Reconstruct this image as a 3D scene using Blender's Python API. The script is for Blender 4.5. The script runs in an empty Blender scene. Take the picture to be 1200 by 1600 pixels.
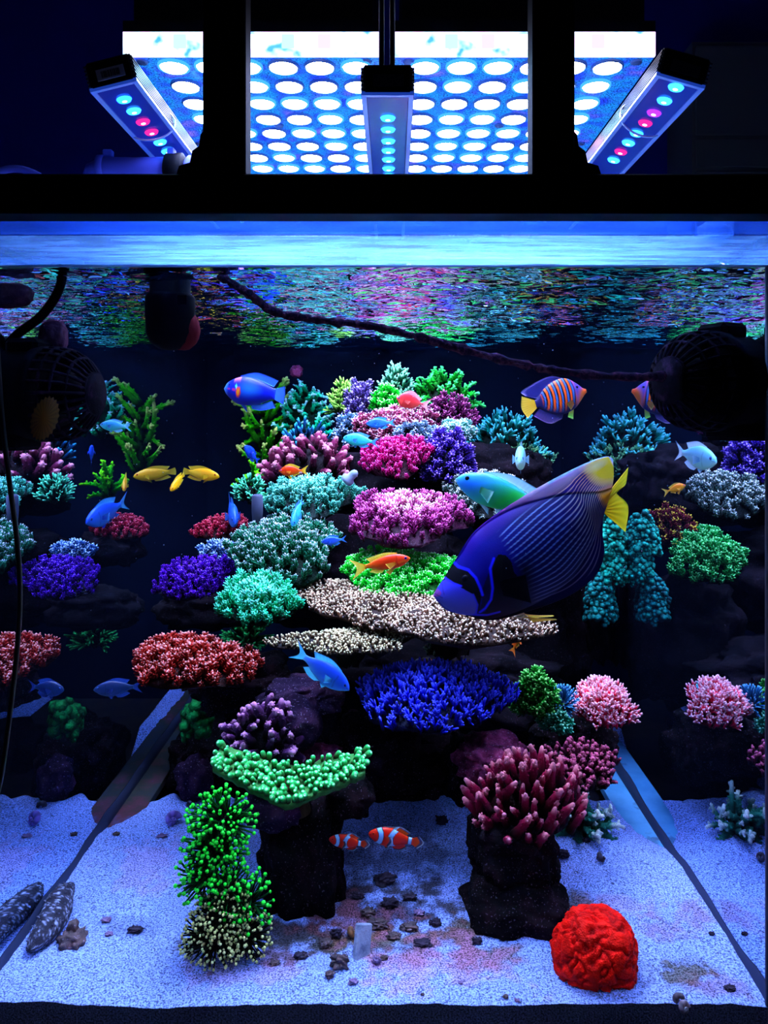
import bpy, math, random
import numpy as np
from mathutils import Matrix, Vector, noise as mnoise

# ---------------------------------------------------------------- camera, world, exposure
SC = bpy.context.scene
COL = SC.collection
PPX, PPY, F = 613.0, 654.0, 1200.0        # optical axis in the frame (1200x1600) and focal length in pixels
cam = bpy.data.cameras.new('camera')
cam.sensor_fit = 'HORIZONTAL'
cam.sensor_width = 36
cam.lens = 36 * F / 1200
cam.shift_x = (600 - PPX) / 1200
cam.shift_y = -(800 - PPY) / 1200
cam.clip_start = .02
cam_o = bpy.data.objects.new('camera', cam)
COL.objects.link(cam_o)
cam_o.rotation_euler = (math.pi / 2, 0, 0)
SC.camera = cam_o
w = bpy.data.worlds.new('night')
SC.world = w
w.use_nodes = True
w.node_tree.nodes['Background'].inputs[0].default_value = (.06, .07, .16, 1)
w.node_tree.nodes['Background'].inputs[1].default_value = .05
SC.view_settings.view_transform = 'Standard'
SC.view_settings.look = 'None'
SC.view_settings.gamma = 1
SC.view_settings.use_curve_mapping = False
SC.view_settings.exposure = 0
LAMP = 150.0                                # strength of the LED lenses of the two ceiling panels
cy = SC.cycles
cy.use_denoising = True
cy.caustics_reflective = True
cy.caustics_refractive = False
cy.max_bounces = 8
cy.diffuse_bounces = 3
cy.glossy_bounces = 4
cy.transmission_bounces = 4
cy.transparent_max_bounces = 12
cy.sample_clamp_indirect = 30
cy.blur_glossy = .5
cy.use_light_tree = True

rng = np.random.default_rng(7)
random.seed(7)
XL, XR, YF, YB = -.543, .494, 1.0, 2.25      # inner faces of the tank
ZW, ZS = .2, -.763                          # water line, sand

def P(px, py, Y):
    return Vector(((px - PPX) / F * Y, Y, (PPY - py) / F * Y))

# ---------------------------------------------------------------- colours
LT = np.array([.52, .58, 1.0])
def lin(h):
    c = np.array([int(h[i:i + 2], 16) for i in (0, 2, 4)]) / 255
    return np.where(c < .04045, c / 12.92, ((c + .055) / 1.055) ** 2.4)
def alb(h, k=1.0):
    """surface colour that looks like display colour h under the blue-white LEDs"""
    c = lin(h) / LT * k
    m = c.max()
    return c / m * .92 if m > .92 else c

# ---------------------------------------------------------------- materials
def nodes(name):
    m = bpy.data.materials.new(name)
    m.use_nodes = True
    return m, m.node_tree.nodes, m.node_tree.links, m.node_tree.nodes['Principled BSDF']
def c4(c): return (float(c[0]), float(c[1]), float(c[2]), 1)
def flat(name, c, rough=.5, spec=.5, metal=0):
    m, n, l, b = nodes(name)
    b.inputs['Base Color'].default_value = c4(c)
    b.inputs['Roughness'].default_value = rough
    b.inputs['Specular IOR Level'].default_value = spec
    b.inputs['Metallic'].default_value = metal
    return m
def emit(name, c, s, power=0.0):
    m, n, l, b = nodes(name)
    n.remove(b)
    e = n.new('ShaderNodeEmission')
    e.inputs[0].default_value = c4(c)
    e.inputs[1].default_value = s
    if power:                              # lens optics: a beam that narrows around the lens axis
        g = n.new('ShaderNodeNewGeometry')
        d = n.new('ShaderNodeVectorMath'); d.operation = 'DOT_PRODUCT'
        p = n.new('ShaderNodeMath'); p.operation = 'POWER'; p.inputs[1].default_value = power
        q = n.new('ShaderNodeMath'); q.operation = 'MULTIPLY'; q.inputs[1].default_value = s
        a = n.new('ShaderNodeMath'); a.operation = 'ABSOLUTE'
        l.new(g.outputs['True Normal'], d.inputs[0]); l.new(g.outputs['Incoming'], d.inputs[1])
        l.new(d.outputs['Value'], a.inputs[0]); l.new(a.outputs[0], p.inputs[0]); l.new(p.outputs[0], q.inputs[0])
        l.new(q.outputs[0], e.inputs[1])
    l.new(e.outputs[0], n['Material Output'].inputs[0])
    return m
def tipmat(name, base, mid, tip, bump=.5, scale=260, rough=.55, rim=None):
    """living coral: colour runs from the stem to the growth tip along the attribute 'tip'"""
    m, n, l, b = nodes(name)
    a = n.new('ShaderNodeAttribute'); a.attribute_name = 'tip'
    r = n.new('ShaderNodeValToRGB')
    r.color_ramp.elements[0].position = .05; r.color_ramp.elements[0].color = c4(base)
    r.color_ramp.elements[1].position = .97; r.color_ramp.elements[1].color = c4(tip)
    e = r.color_ramp.elements.new(.68); e.color = c4(mid)
    if rim is not None:
        e.position = .5; r.color_ramp.elements[2].position = .8
        k = r.color_ramp.elements.new(.97); k.color = c4(rim)
    l.new(a.outputs['Fac'], r.inputs[0])
    t = n.new('ShaderNodeTexCoord')
    z = n.new('ShaderNodeTexNoise'); z.inputs['Scale'].default_value = 45; z.inputs['Detail'].default_value = 3
    l.new(t.outputs['Object'], z.inputs['Vector'])
    mr = n.new('ShaderNodeMapRange'); mr.inputs[1].default_value = .3; mr.inputs[2].default_value = .7; mr.inputs[3].default_value = .55; mr.inputs[4].default_value = 1.25
    l.new(z.outputs['Fac'], mr.inputs[0])
    h = n.new('ShaderNodeHueSaturation')
    l.new(r.outputs[0], h.inputs['Color']); l.new(mr.outputs[0], h.inputs['Value'])
    l.new(h.outputs[0], b.inputs['Base Color'])
    v = n.new('ShaderNodeTexVoronoi'); v.inputs['Scale'].default_value = scale
    l.new(t.outputs['Object'], v.inputs['Vector'])
    u = n.new('ShaderNodeBump'); u.inputs['Strength'].default_value = bump; u.inputs['Distance'].default_value = .002
    u.invert = True
    l.new(v.outputs['Distance'], u.inputs['Height']); l.new(u.outputs[0], b.inputs['Normal'])
    b.inputs['Roughness'].default_value = rough
    b.inputs['Specular IOR Level'].default_value = .08
    return m
def colmat(name, rough=.4, spec=.4, bump=0, scale=400, sss=0):
    m, n, l, b = nodes(name)
    a = n.new('ShaderNodeAttribute'); a.attribute_name = 'Col'
    l.new(a.outputs['Color'], b.inputs['Base Color'])
    b.inputs['Roughness'].default_value = rough
    b.inputs['Specular IOR Level'].default_value = spec
    if sss:
        b.inputs['Subsurface Weight'].default_value = sss; b.inputs['Subsurface Radius'].default_value = (1, .8, .7); b.inputs['Subsurface Scale'].default_value = .03
    if bump:
        t = n.new('ShaderNodeTexCoord')
        v = n.new('ShaderNodeTexVoronoi'); v.inputs['Scale'].default_value = scale
        l.new(t.outputs['Object'], v.inputs['Vector'])
        u = n.new('ShaderNodeBump'); u.inputs['Strength'].default_value = bump; u.inputs['Distance'].default_value = .001
        l.new(v.outputs['Distance'], u.inputs['Height']); l.new(u.outputs[0], b.inputs['Normal'])
    return m
def rockmat(name, stops, bump=.8, scale=18, speck=.0):
    m, n, l, b = nodes(name)
    t = n.new('ShaderNodeTexCoord')
    z = n.new('ShaderNodeTexNoise'); z.inputs['Scale'].default_value = scale; z.inputs['Detail'].default_value = 7; z.inputs['Roughness'].default_value = .65
    l.new(t.outputs['Object'], z.inputs['Vector'])
    r = n.new('ShaderNodeValToRGB')
    els = r.color_ramp.elements
    while len(els) > 1: els.remove(els[-1])
    els[0].position = stops[0][0]; els[0].color = c4(stops[0][1])
    for p, c in stops[1:]:
        e = els.new(p); e.color = c4(c)
    l.new(z.outputs['Fac'], r.inputs[0])
    out = r.outputs[0]
    if speck:
        v = n.new('ShaderNodeTexNoise'); v.inputs['Scale'].default_value = 330; v.inputs['Detail'].default_value = 1
        l.new(t.outputs['Object'], v.inputs['Vector'])
        q = n.new('ShaderNodeValToRGB'); q.color_ramp.elements[0].position = .66; q.color_ramp.elements[0].color = (0, 0, 0, 1); q.color_ramp.elements[1].position = .72
        l.new(v.outputs['Fac'], q.inputs[0])
        x = n.new('ShaderNodeMix'); x.data_type = 'RGBA'
        k = n.new('ShaderNodeMath'); k.operation = 'MULTIPLY'; k.inputs[1].default_value = speck
        l.new(q.outputs[0], k.inputs[0]); l.new(k.outputs[0], x.inputs['Factor'])
        l.new(out, x.inputs['A']); x.inputs['B'].default_value = (.45, .35, .5, 1)
        out = x.outputs['Result']
    l.new(out, b.inputs['Base Color'])
    u = n.new('ShaderNodeBump'); u.inputs['Strength'].default_value = bump; u.inputs['Distance'].default_value = .006
    l.new(z.outputs['Fac'], u.inputs['Height']); l.new(u.outputs[0], b.inputs['Normal'])
    b.inputs['Roughness'].default_value = .95
    b.inputs['Specular IOR Level'].default_value = .04
    return m

# ---------------------------------------------------------------- mesh helpers
def mesh(name, V, Fs, mat, parent=None, tip=None, col=None, smooth=True, loc=None):
    """link one mesh object; Fs is an array of faces or a list of arrays (triangles and quads)"""
    V = np.asarray(V, dtype=np.float32).reshape(-1, 3)
    if isinstance(Fs, np.ndarray): Fs = [Fs]
    Fs = [np.asarray(f, dtype=np.int32) for f in Fs if len(f)]
    me = bpy.data.meshes.new(name)
    me.vertices.add(len(V)); me.vertices.foreach_set('co', V.ravel())
    nl = sum(f.size for f in Fs); nf = sum(len(f) for f in Fs)
    me.loops.add(nl); me.polygons.add(nf)
    me.loops.foreach_set('vertex_index', np.concatenate([f.ravel() for f in Fs]))
    tot = np.concatenate([np.full(len(f), f.shape[1], np.int32) for f in Fs])
    me.polygons.foreach_set('loop_start', np.concatenate([[0], np.cumsum(tot)[:-1]]).astype(np.int32))
    me.polygons.foreach_set('use_smooth', np.full(nf, smooth))
    if tip is not None:
        a = me.attributes.new('tip', 'FLOAT', 'POINT'); a.data.foreach_set('value', np.asarray(tip, np.float32))
    if col is not None:
        a = me.attributes.new('Col', 'FLOAT_COLOR', 'POINT')
        c = np.ones((len(V), 4), np.float32); c[:, :3] = col
        a.data.foreach_set('color', c.ravel())
    me.update(calc_edges=True); me.validate()
    me.materials.append(mat)
    o = bpy.data.objects.new(name, me)
    COL.objects.link(o)
    if parent is not None: o.parent = parent
    if loc is not None: o.location = loc
    return o
def tag(o, label=None, cat=None, group=None, kind=None):
    if label: o['label'] = label
    if cat: o['category'] = cat
    if group: o['group'] = group
    if kind: o['kind'] = kind
    return o
def empty(name, loc=(0, 0, 0), label=None, cat=None, group=None):
    o = bpy.data.objects.new(name, None)
    o.empty_display_size = .02
    COL.objects.link(o)
    o.location = loc
    return tag(o, label, cat, group)
def copy_tree(o, parent=None):
    c = o.copy(); COL.objects.link(c); c.parent = parent
    for ch in o.children: copy_tree(ch, c)
    return c
class MB:
    """collects shapes into one mesh"""
    def __init__(s): s.V = []; s.T = []; s.Q = []; s.n = 0
    def add(s, V, T=None, Q=None):
        V = np.asarray(V, float).reshape(-1, 3)
        s.V.append(V)
        if T is not None and len(T): s.T.append(np.asarray(T) + s.n)
        if Q is not None and len(Q): s.Q.append(np.asarray(Q) + s.n)
        s.n += len(V)
        return s
    def box(s, x0, x1, y0, y1, z0, z1, bev=0):
        if bev:
            V = []
            for z, i in ((z0, bev), (z0 + bev, 0), (z1 - bev, 0), (z1, bev)):
                a, b, c, d = x0 + i, x1 - i, y0 + i, y1 - i
                V += [(a, c + bev * (i == 0), z), (a + bev * (i == 0), c, z), (b - bev * (i == 0), c, z), (b, c + bev * (i == 0), z),
                      (b, d - bev * (i == 0), z), (b - bev * (i == 0), d, z), (a + bev * (i == 0), d, z), (a, d - bev * (i == 0), z)]
            Q = []
            for k in range(3):
                for j in range(8):
                    Q.append((k * 8 + j, k * 8 + (j + 1) % 8, k * 8 + 8 + (j + 1) % 8, k * 8 + 8 + j))
            Q += [(7, 6, 1, 0), (6, 5, 2, 1), (5, 4, 3, 2), (24, 25, 30, 31), (25, 26, 29, 30), (26, 27, 28, 29)]
            return s.add(V, Q=Q)
        V = [(x, y, z) for z in (z0, z1) for y in (y0, y1) for x in (x0, x1)]
        return s.add(V, Q=[(0, 2, 3, 1), (4, 5, 7, 6), (0, 1, 5, 4), (2, 6, 7, 3), (0, 4, 6, 2), (1, 3, 7, 5)])
    def tube(s, path, rad, seg=10, cap=True):
        V, T, t = tube(path, rad, seg, cap)
        return s.add(V, T)
    def lathe(s, prof, c=(0, 0, 0), axis='z', seg=32, cap=True):
        """prof: (radius, height) pairs"""
        a = np.linspace(0, 2 * np.pi, seg, endpoint=False)
        V = np.concatenate([np.stack([r * np.cos(a), r * np.sin(a), np.full(seg, h)], 1) for r, h in prof])
        Q = [(k * seg + j, k * seg + (j + 1) % seg, (k + 1) * seg + (j + 1) % seg, (k + 1) * seg + j) for k in range(len(prof) - 1) for j in range(seg)]
        T = []
        if cap:
            V = np.concatenate([V, [(0, 0, prof[0][1]), (0, 0, prof[-1][1])]])
            n0 = len(V) - 2; k = (len(prof) - 1) * seg
            T = [(n0, (j + 1) % seg, j) for j in range(seg)] + [(n0 + 1, k + j, k + (j + 1) % seg) for j in range(seg)]
        if axis == 'x': V = V[:, [2, 1, 0]] * (1, -1, 1)
        if axis == 'y': V = V[:, [0, 2, 1]] * (1, 1, -1)
        return s.add(V + np.asarray(c), T, Q)
    def build(s, name, mat, parent=None, smooth=False, loc=None, **k):
        V = np.concatenate(s.V)
        if loc is not None: V = V - np.asarray(loc)
        return mesh(name, V, [np.concatenate(x) for x in (s.T, s.Q) if x], mat, parent, smooth=smooth, loc=None if parent is not None else loc, **k)
def tube(path, rad, seg=6, cap=True):
    p = np.asarray(path, float); n = len(p)
    rad = np.broadcast_to(np.asarray(rad, float), (n,)) if np.ndim(rad) < 2 else rad
    d = np.gradient(p, axis=0); d /= np.linalg.norm(d, axis=1, keepdims=True) + 1e-12
    ref = np.array([0, 0, 1.]) if abs(d[:, 2]).mean() < .8 else np.array([1., 0, 0])
    a = np.cross(d, ref); a /= np.linalg.norm(a, axis=1, keepdims=True) + 1e-12
    b = np.cross(d, a)
    th = np.linspace(0, 2 * np.pi, seg, endpoint=False)
    V = (p[:, None] + rad[:, None, None] * (np.cos(th)[None, :, None] * a[:, None] + np.sin(th)[None, :, None] * b[:, None])).reshape(-1, 3)
    T = []
    for k in range(n - 1):
        for j in range(seg):
            q = (k * seg + j, k * seg + (j + 1) % seg, (k + 1) * seg + (j + 1) % seg, (k + 1) * seg + j)
            T += [(q[0], q[1], q[2]), (q[0], q[2], q[3])]
    t = np.repeat(np.linspace(0, 1, n), seg)
    if cap:
        V = np.concatenate([V, [p[0] - d[0] * rad[0] * .3], [p[-1] + d[-1] * rad[-1] * .6]])
        m = len(V)
        T += [(m - 2, (j + 1) % seg, j) for j in range(seg)]
        T += [(m - 1, (n - 1) * seg + j, (n - 1) * seg + (j + 1) % seg) for j in range(seg)]
        t = np.concatenate([t, [0, 1]])
    return V, np.array(T), t
def smooth_path(pts, n):
    """Catmull-Rom through the points"""
    p = np.asarray(pts, float)
    p = np.concatenate([[2 * p[0] - p[1]], p, [2 * p[-1] - p[-2]]])
    out = []
    for u in np.linspace(0, len(p) - 3 - 1e-6, n):
        i = int(u); t = u - i
        a, b, c, d = p[i:i + 4]
        out.append(.5 * (2 * b + (c - a) * t + (2 * a - 5 * b + 4 * c - d) * t * t + (3 * b - a - 3 * c + d) * t ** 3))
    return np.array(out)
_ico = {}
def ico(sub):
    if sub not in _ico:
        import bmesh
        bm = bmesh.new(); bmesh.ops.create_icosphere(bm, subdivisions=sub, radius=1)
        _ico[sub] = (np.array([v.co[:] for v in bm.verts]), np.array([[v.index for v in f.verts] for f in bm.faces])); bm.free()
    return _ico[sub]
def fbm(V, scale, seed=0, octv=4):
    return np.array([mnoise.fractal(Vector(v) * scale + Vector((seed * 3.1, seed * 1.7, seed * 5.3)), .9, 2.1, octv) for v in V])
# ---------------------------------------------------------------- LED lamps over the tank
LZ = .52
lens_mats = [emit('lens_white', (.53, .58, 1), LAMP, 1.7), emit('lens_cyan', (.30, .68, 1), LAMP, 1.7), emit('lens_blue', (.26, .36, 1), LAMP, 1.7), emit('lens_pink', (1, .5, .9), LAMP, 1.7)]
dark_metal = flat('dark_metal', (.012, .012, .02), .45, .5)
black = flat('black_plastic', (.004, .004, .007), .7, .1)
glow_rail = flat('self_lit_rail', (.45, .5, .65), .35, .5, .6)
_b = glow_rail.node_tree.nodes['Principled BSDF']; _b.inputs['Emission Color'].default_value = (.02, .10, .9, 1); _b.inputs['Emission Strength'].default_value = .35  # rail emits faint blue in place of light caught from the diodes
def glow_plate():
    """clear plate of the lamp: emission stands in for diode glow and halos, speckled with dried salt drops"""
    m, n, l, b = nodes('lamp_plate')
    t = n.new('ShaderNodeTexCoord')
    v = n.new('ShaderNodeTexVoronoi'); v.inputs['Scale'].default_value = 170
    z = n.new('ShaderNodeTexNoise'); z.inputs['Scale'].default_value = 16; z.inputs['Detail'].default_value = 4
    s = n.new('ShaderNodeTexNoise'); s.inputs['Scale'].default_value = 380; s.inputs['Detail'].default_value = 2
    for q in (v, z, s): l.new(t.outputs['Object'], q.inputs['Vector'])
    r = n.new('ShaderNodeValToRGB')
    e = r.color_ramp.elements
    e[0].position = .36; e[0].color = (.015, .05, .9, 1)
    e[1].position = .75; e[1].color = (.3, .2, 1, 1)
    k = e.new(.5); k.color = (.01, .28, .95, 1); k = e.new(.6); k.color = (.03, .10, 1, 1)
    l.new(z.outputs['Fac'], r.inputs[0])
    q = n.new('ShaderNodeValToRGB'); q.color_ramp.elements[0].position = .38; q.color_ramp.elements[0].color = (.12, .12, .12, 1); q.color_ramp.elements[1].position = .68
    l.new(s.outputs['Fac'], q.inputs[0])
    mu = n.new('ShaderNodeMath'); mu.operation = 'MULTIPLY'; mu.inputs[1].default_value = 1.9
    l.new(q.outputs[0], mu.inputs[0])
    b.inputs['Base Color'].default_value = (.02, .05, .2, 1); b.inputs['Roughness'].default_value = .15
    l.new(r.outputs[0], b.inputs['Emission Color']); l.new(mu.outputs[0], b.inputs['Emission Strength'])
    return m
plate_m = glow_plate()
edge_m, n_, l_, b_ = nodes('lamp_front_window')
t_ = n_.new('ShaderNodeTexCoord'); z_ = n_.new('ShaderNodeTexNoise'); z_.inputs['Scale'].default_value = 40; z_.inputs['Detail'].default_value = 2
l_.new(t_.outputs['Object'], z_.inputs['Vector'])
r_ = n_.new('ShaderNodeValToRGB'); e_ = r_.color_ramp.elements
e_[0].position = .35; e_[0].color = (.05, .3, 1, 1); e_[1].position = .62; e_[1].color = (.9, .55, 1, 1)
k_ = e_.new(.47); k_.color = (.6, .85, 1, 1)
l_.new(z_.outputs['Fac'], r_.inputs[0]); l_.new(r_.outputs[0], b_.inputs['Emission Color']); b_.inputs['Emission Strength'].default_value = 2.2
ring_m = flat('lens_rim', (.25, .4, .8), .2, .6)
rim_e = emit('lens_rim_glow', (.05, .35, 1), 1.6)

edge_lit = [emit('diode_white', (.9, .95, 1), 3), emit('diode_cyan', (.45, .85, 1), 1.6), emit('diode_pink', (1, .7, .95), 1.3)]
def led_panel(x0, x1, cols, label):
    y0, y1 = 1.1, 2.01
    r = empty('led_panel', ((x0 + x1) / 2, (y0 + y1) / 2, LZ), label, 'lamp', 'flat LED panels over the tank')
    o = np.array(r.location)
    MB().box(x0, x1, y0, y1, LZ + .034, LZ + .05).box(x0 + .012, x1 - .012, y0 + .012, y1, LZ + .05, .84).build('housing', dark_metal, r, loc=tuple(o))
    MB().box(x0, x1, y0 + .006, y1, LZ, LZ + .034).build('lens_plate', plate_m, r, loc=tuple(o))
    MB().box(x0, x1, y0, y0 + .006, LZ, LZ + .034).build('front_window', edge_m, r, loc=tuple(o))
    for k in range(7):                                   # diodes seen edge-on behind the front window
        cx = x0 + .03 + k * (x1 - x0 - .06) / 6
        MB().box(cx - .009, cx + .009, y0 - .0012, y0, LZ + .010, LZ + .030, .001).build('diode_window', edge_lit[k % 3], r, loc=tuple(o))
    for k, (sx, sy) in enumerate([(x0 + .022, 1.118), (x1 - .022, 1.118), (x0 + .022, 1.45), (x1 - .022, 1.45), ((x0 + x1) / 2, 1.36)]):
        MB().lathe([(.003, -.002), (.0075, -.003), (.009, 0)], (sx, sy, LZ), seg=12).build('screw', ring_m, r, smooth=True, loc=tuple(o))
    protos = {}
    for j in range(14):
        for i, cx in enumerate(cols):
            y = 1.132 + j * .0652
            k = rng.choice(4, p=[.5, .2, .22, .08])
            if k not in protos:
                me_o = MB().lathe([(.019, -.0045), (.021, -.002)], seg=20).build('lens', lens_mats[k], r, smooth=True)
                me_r = MB().lathe([(.0212, -.0045), (.0235, -.0035), (.0235, 0)], seg=20, cap=False).build('lens_rim', rim_e if k else ring_m, me_o, smooth=True)
                protos[k] = (me_o, me_r); a, b = me_o, me_r
            else:
                a = protos[k][0].copy(); b = protos[k][1].copy(); b.parent = a
                COL.objects.link(a); COL.objects.link(b)
            a.location = Vector((cx, y, LZ)) - r.location
    return r
led_panel(-.386, -.016, [-.322 + k * .0538 for k in range(6)], 'flat LED panel of glowing lenses ending at the bar lamp with a barcode sticker')
led_panel(.002, .377, [.048 + k * .0538 for k in range(6)], 'flat LED panel of glowing lenses ending at the bar lamp before the grey cabinet')

strip_led = [emit('diode_strip_blue', (.01, .13, 1), 8), emit('diode_strip_cyan', (.02, .26, 1), 6), emit('diode_strip_violet', (.35, .03, .9), 2.0), emit('diode_strip_red', (.9, .02, .3), 1.6)]
core_m = emit('diode_core', (.5, .85, 1), 5)
strip_face = flat('bar_lamp_cover', (.02, .04, .22), .18, .6)
_b = strip_face.node_tree.nodes['Principled BSDF']; _b.inputs['Emission Color'].default_value = (.004, .012, .5, 1); _b.inputs['Emission Strength'].default_value = .3
label_m = flat('white_label', (.85, .85, .95), .6)
ink = flat('label_ink', (.02, .02, .05), .6)
def light_bar(cx, z, wd, y0, y1, roll, ys, cols, label, barcode, tie=None):
    """a bar lamp that runs away from the viewer; z: height of its underside"""
    r = empty('bar_lamp', (cx, (y0 + y1) / 2, z), label, 'lamp', 'slim LED bar lamps over the tank')
    r.rotation_euler = (0, roll, 0)
    L = (y1 - y0) / 2; h = wd / 2
    b = MB().box(-h + .004, h - .004, -L + .012, L, .004, .03)
    b.build('body', dark_metal, r)
    for k in range(6):
        zz = .006 + k * .0052
        MB().box(-h - .001, h + .001, -L + .002, L, zz, zz + .0022).build('cooling_fin', dark_metal, r)
    for sx in (-h + .006, h - .006):
        MB().box(sx - .003, sx + .003, -L + .012, L, .03, .042).build('cooling_fin', dark_metal, r)
    MB().box(-h + .002, h - .002, -L, -L + .014, .002, .038, .003).build('end_cap', black, r)
    MB().box(-h + .007, h - .007, -L + .010, L, -.0005, .004).build('cover', strip_face, r)
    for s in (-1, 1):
        MB().box(min(s * h, s * (h - .006)), max(s * h, s * (h - .006)), -L + .004, L, -.001, .005).build('side_rail', glow_rail, r)
    MB().box(-h, h, -L + .002, -L + .008, -.001, .004).build('front_rail', glow_rail, r)
    lb = MB().box(-h * .55, h * .62, -L - .0012, -L, .009, .024).build('sticker', label_m if barcode else flat('dim_label', (.02, .02, .06), .5), r)
    if barcode:
        q = MB(); x = -h * .35
        rr = random.Random(3)
        while x < h * .42:
            ww = rr.choice([.0006, .0009, .0014]); q.box(x, x + ww, -L - .0017, -L - .0011, .0115, .0205); x += ww + rr.choice([.0006, .001])
        o = q.build('barcode', ink, lb); o['kind'] = 'stuff'
    for y, c in zip(ys, cols):
        d = MB().lathe([(.002, -.0042), (.009, -.0036), (.0105, -.001)], seg=16).build('diode', strip_led[c], r, smooth=True)
        d.location = (0, y - (y0 + y1) / 2, 0)
        MB().lathe([(.0012, -.0052), (.0035, -.0044)], seg=10).build('diode_core', core_m, d)
    if tie is not None:
        th = np.linspace(0, 2 * np.pi, 33)
        MB().tube(np.stack([(h + .004) * np.cos(th), np.full(33, tie - (y0 + y1) / 2) + .006 * np.cos(th), .014 + .024 * np.sin(th)], 1), .0016, 6, False).build('cable_tie', flat('clear_tie', (.5, .6, .9), .4), r, smooth=True)
    return r
yrow = lambda rows, z: [z * F / (PPY - y) for y in rows]
zl = .44
light_bar(-.369, zl, .064, .975 * 1.04, 1.75, math.radians(-14), yrow([154, 172, 189, 205, 221, 235, 248], zl), [0, 1, 3, 3, 1, 1, 3], 'LED bar lamp with a barcode sticker and a clear cable tie round it', True, 1.185)
light_bar(.376, zl, .066, 1.0, 1.75, math.radians(16), yrow([135, 156, 175, 191, 207, 222, 236, 249], zl), [1, 1, 2, 3, 1, 1, 3, 1], 'LED bar lamp with violet diodes beside the grey cabinet', False, 1.165)
light_bar(-.006, .41, .066, .97, 1.75, 0, yrow([183, 201, 219, 234, 248, 262, 273], .41), [1, 1, 1, 1, 1, 1, 1], 'LED bar lamp of cyan diodes hung between the two uprights', False)
rod = empty('lamp_hanger', (-.006, 1.0, .62), 'pair of thin steel rods holding the middle bar lamp', 'hanger')
for dx in (-.008, .006):
    MB().lathe([(.0035, -.17), (.0035, .3)], (dx, 0, 0), seg=10).build('rod', dark_metal, rod, smooth=True)
MB().box(-.012, .012, -.006, .006, -.175, -.166).build('bracket', dark_metal, rod)

# ---------------------------------------------------------------- hood frame, room behind
hood_m = flat('hood_black', (.0035, .0035, .006), .7, .08)
fr = empty('hood_frame', (0, .95, .27), 'black hood frame with two uprights across the top of the tank', 'frame')
fz = lambda y: (PPY - y) / F * .95 - .27
fx = lambda x: (x - PPX) / F * .95
MB().box(-.75, .75, -.02, .02, fz(340), fz(279), .002).build('cross_beam', hood_m, fr)
for a, b_x in ((322, 388), (828, 893)):
    MB().box(fx(a), fx(b_x), -.018, .018, fz(279), .75, .002).build('upright', hood_m, fr)
for s, xa in ((-1, fx(322)), (1, fx(893))):
    g = MB(); N = 8; V = []
    prof = [(0, .055), (.004, .05), (.006, .036), (.014, .03), (.017, .016), (.03, .012), (.034, 0), (0, 0)]
    for yy in (-.012, .012):
        V += [(xa + s * u, yy, fz(279) + v) for u, v in prof]
    Q = [(k, (k + 1) % N, N + (k + 1) % N, N + k) for k in range(N)]
    T = [(0, k + 1, k) for k in range(1, N - 1)] + [(N, N + k, N + k + 1) for k in range(1, N - 1)]
    T = [(7, k, k + 1) for k in range(0, 6)] + [(N + 7, N + k + 1, N + k) for k in range(0, 6)]
    g.add(V, T, Q).build('gusset', hood_m, fr)
room_m = flat('room_wall_paint', (.05, .05, .5), .9, .1)
tag(MB().box(-2.5, 2.5, 3.4, 3.45, -1.2, 2.5).build('wall_back', room_m), kind='structure')
tag(MB().box(-2.2, -2.15, .3, 3.4, -1.2, 2.5).build('wall_left', room_m), kind='structure')
tag(MB().box(2.2, 2.25, .3, 3.4, -1.2, 2.5).build('wall_right', room_m), kind='structure')
cb = empty('cabinet', (1.55, 3.1, .9), 'grey cabinet front behind the lamps at the dark room wall', 'cabinet')
cab = flat('grey_cabinet_paint', (.22, .2, .2), .7)
MB().box(-.34, .6, 0, .28, -1.9, .62).build('body', cab, cb)
for z0, z1 in ((.24, .6), (.11, .225), (-.3, .095), (-.9, -.33)):
    MB().box(-.33, .59, -.018, -.001, z0, z1, .004).build('drawer_front', cab, cb)
pipe_m = flat('blue_lit_pvc', (.16, .18, .85), .4, .3)  # white pipe and hose with the blue lamp light put into the colour
pp = empty('drain_pipe', tuple(P(212, 265, 1.25)), 'blue-lit drain pipe with a clamp lying behind the hood beam', 'pipe')
MB().tube([(-.075, .01, -.02), (-.066, .005, -.004), (-.05, 0, .0), (0, 0, 0), (.05, 0, .001)], [.018, .02, .02, .019, .019], 16).build('pipe', pipe_m, pp, smooth=True)
MB().lathe([(.0215, -.006), (.023, -.005), (.023, .005), (.0215, .006)], (-.054, 0, 0), 'x', 20, False).build('clamp', pipe_m, pp, smooth=True)
MB().box(-.052, -.036, -.008, .004, .019, .031, .002).build('clamp_screw', pipe_m, pp)
MB().lathe([(.018, .02), (.027, .024), (.028, .05), (.018, .056)], (.028, 0, -.002), 'x', 20).build('coupling', black, pp, smooth=True)
MB().lathe([(.020, .052), (.026, .058), (.024, .08), (.012, .092), (.001, .094)], (.03, 0, -.004), 'x', 20).build('end_cap', pipe_m, pp, smooth=True)
MB().box(.054, .066, -.012, .002, .016, .032, .002).build('clamp_screw', pipe_m, pp)
h2 = MB().tube(smooth_path([P(-40, 290, 1.25), P(0, 268, 1.25), P(30, 264, 1.25), P(62, 276, 1.25), P(80, 296, 1.25)], 16), .006, 12).build('air_hose', pipe_m, smooth=True)
tag(h2, 'blue-lit white hose arching over the hood beam beside the dark wall', 'hose')

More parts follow.
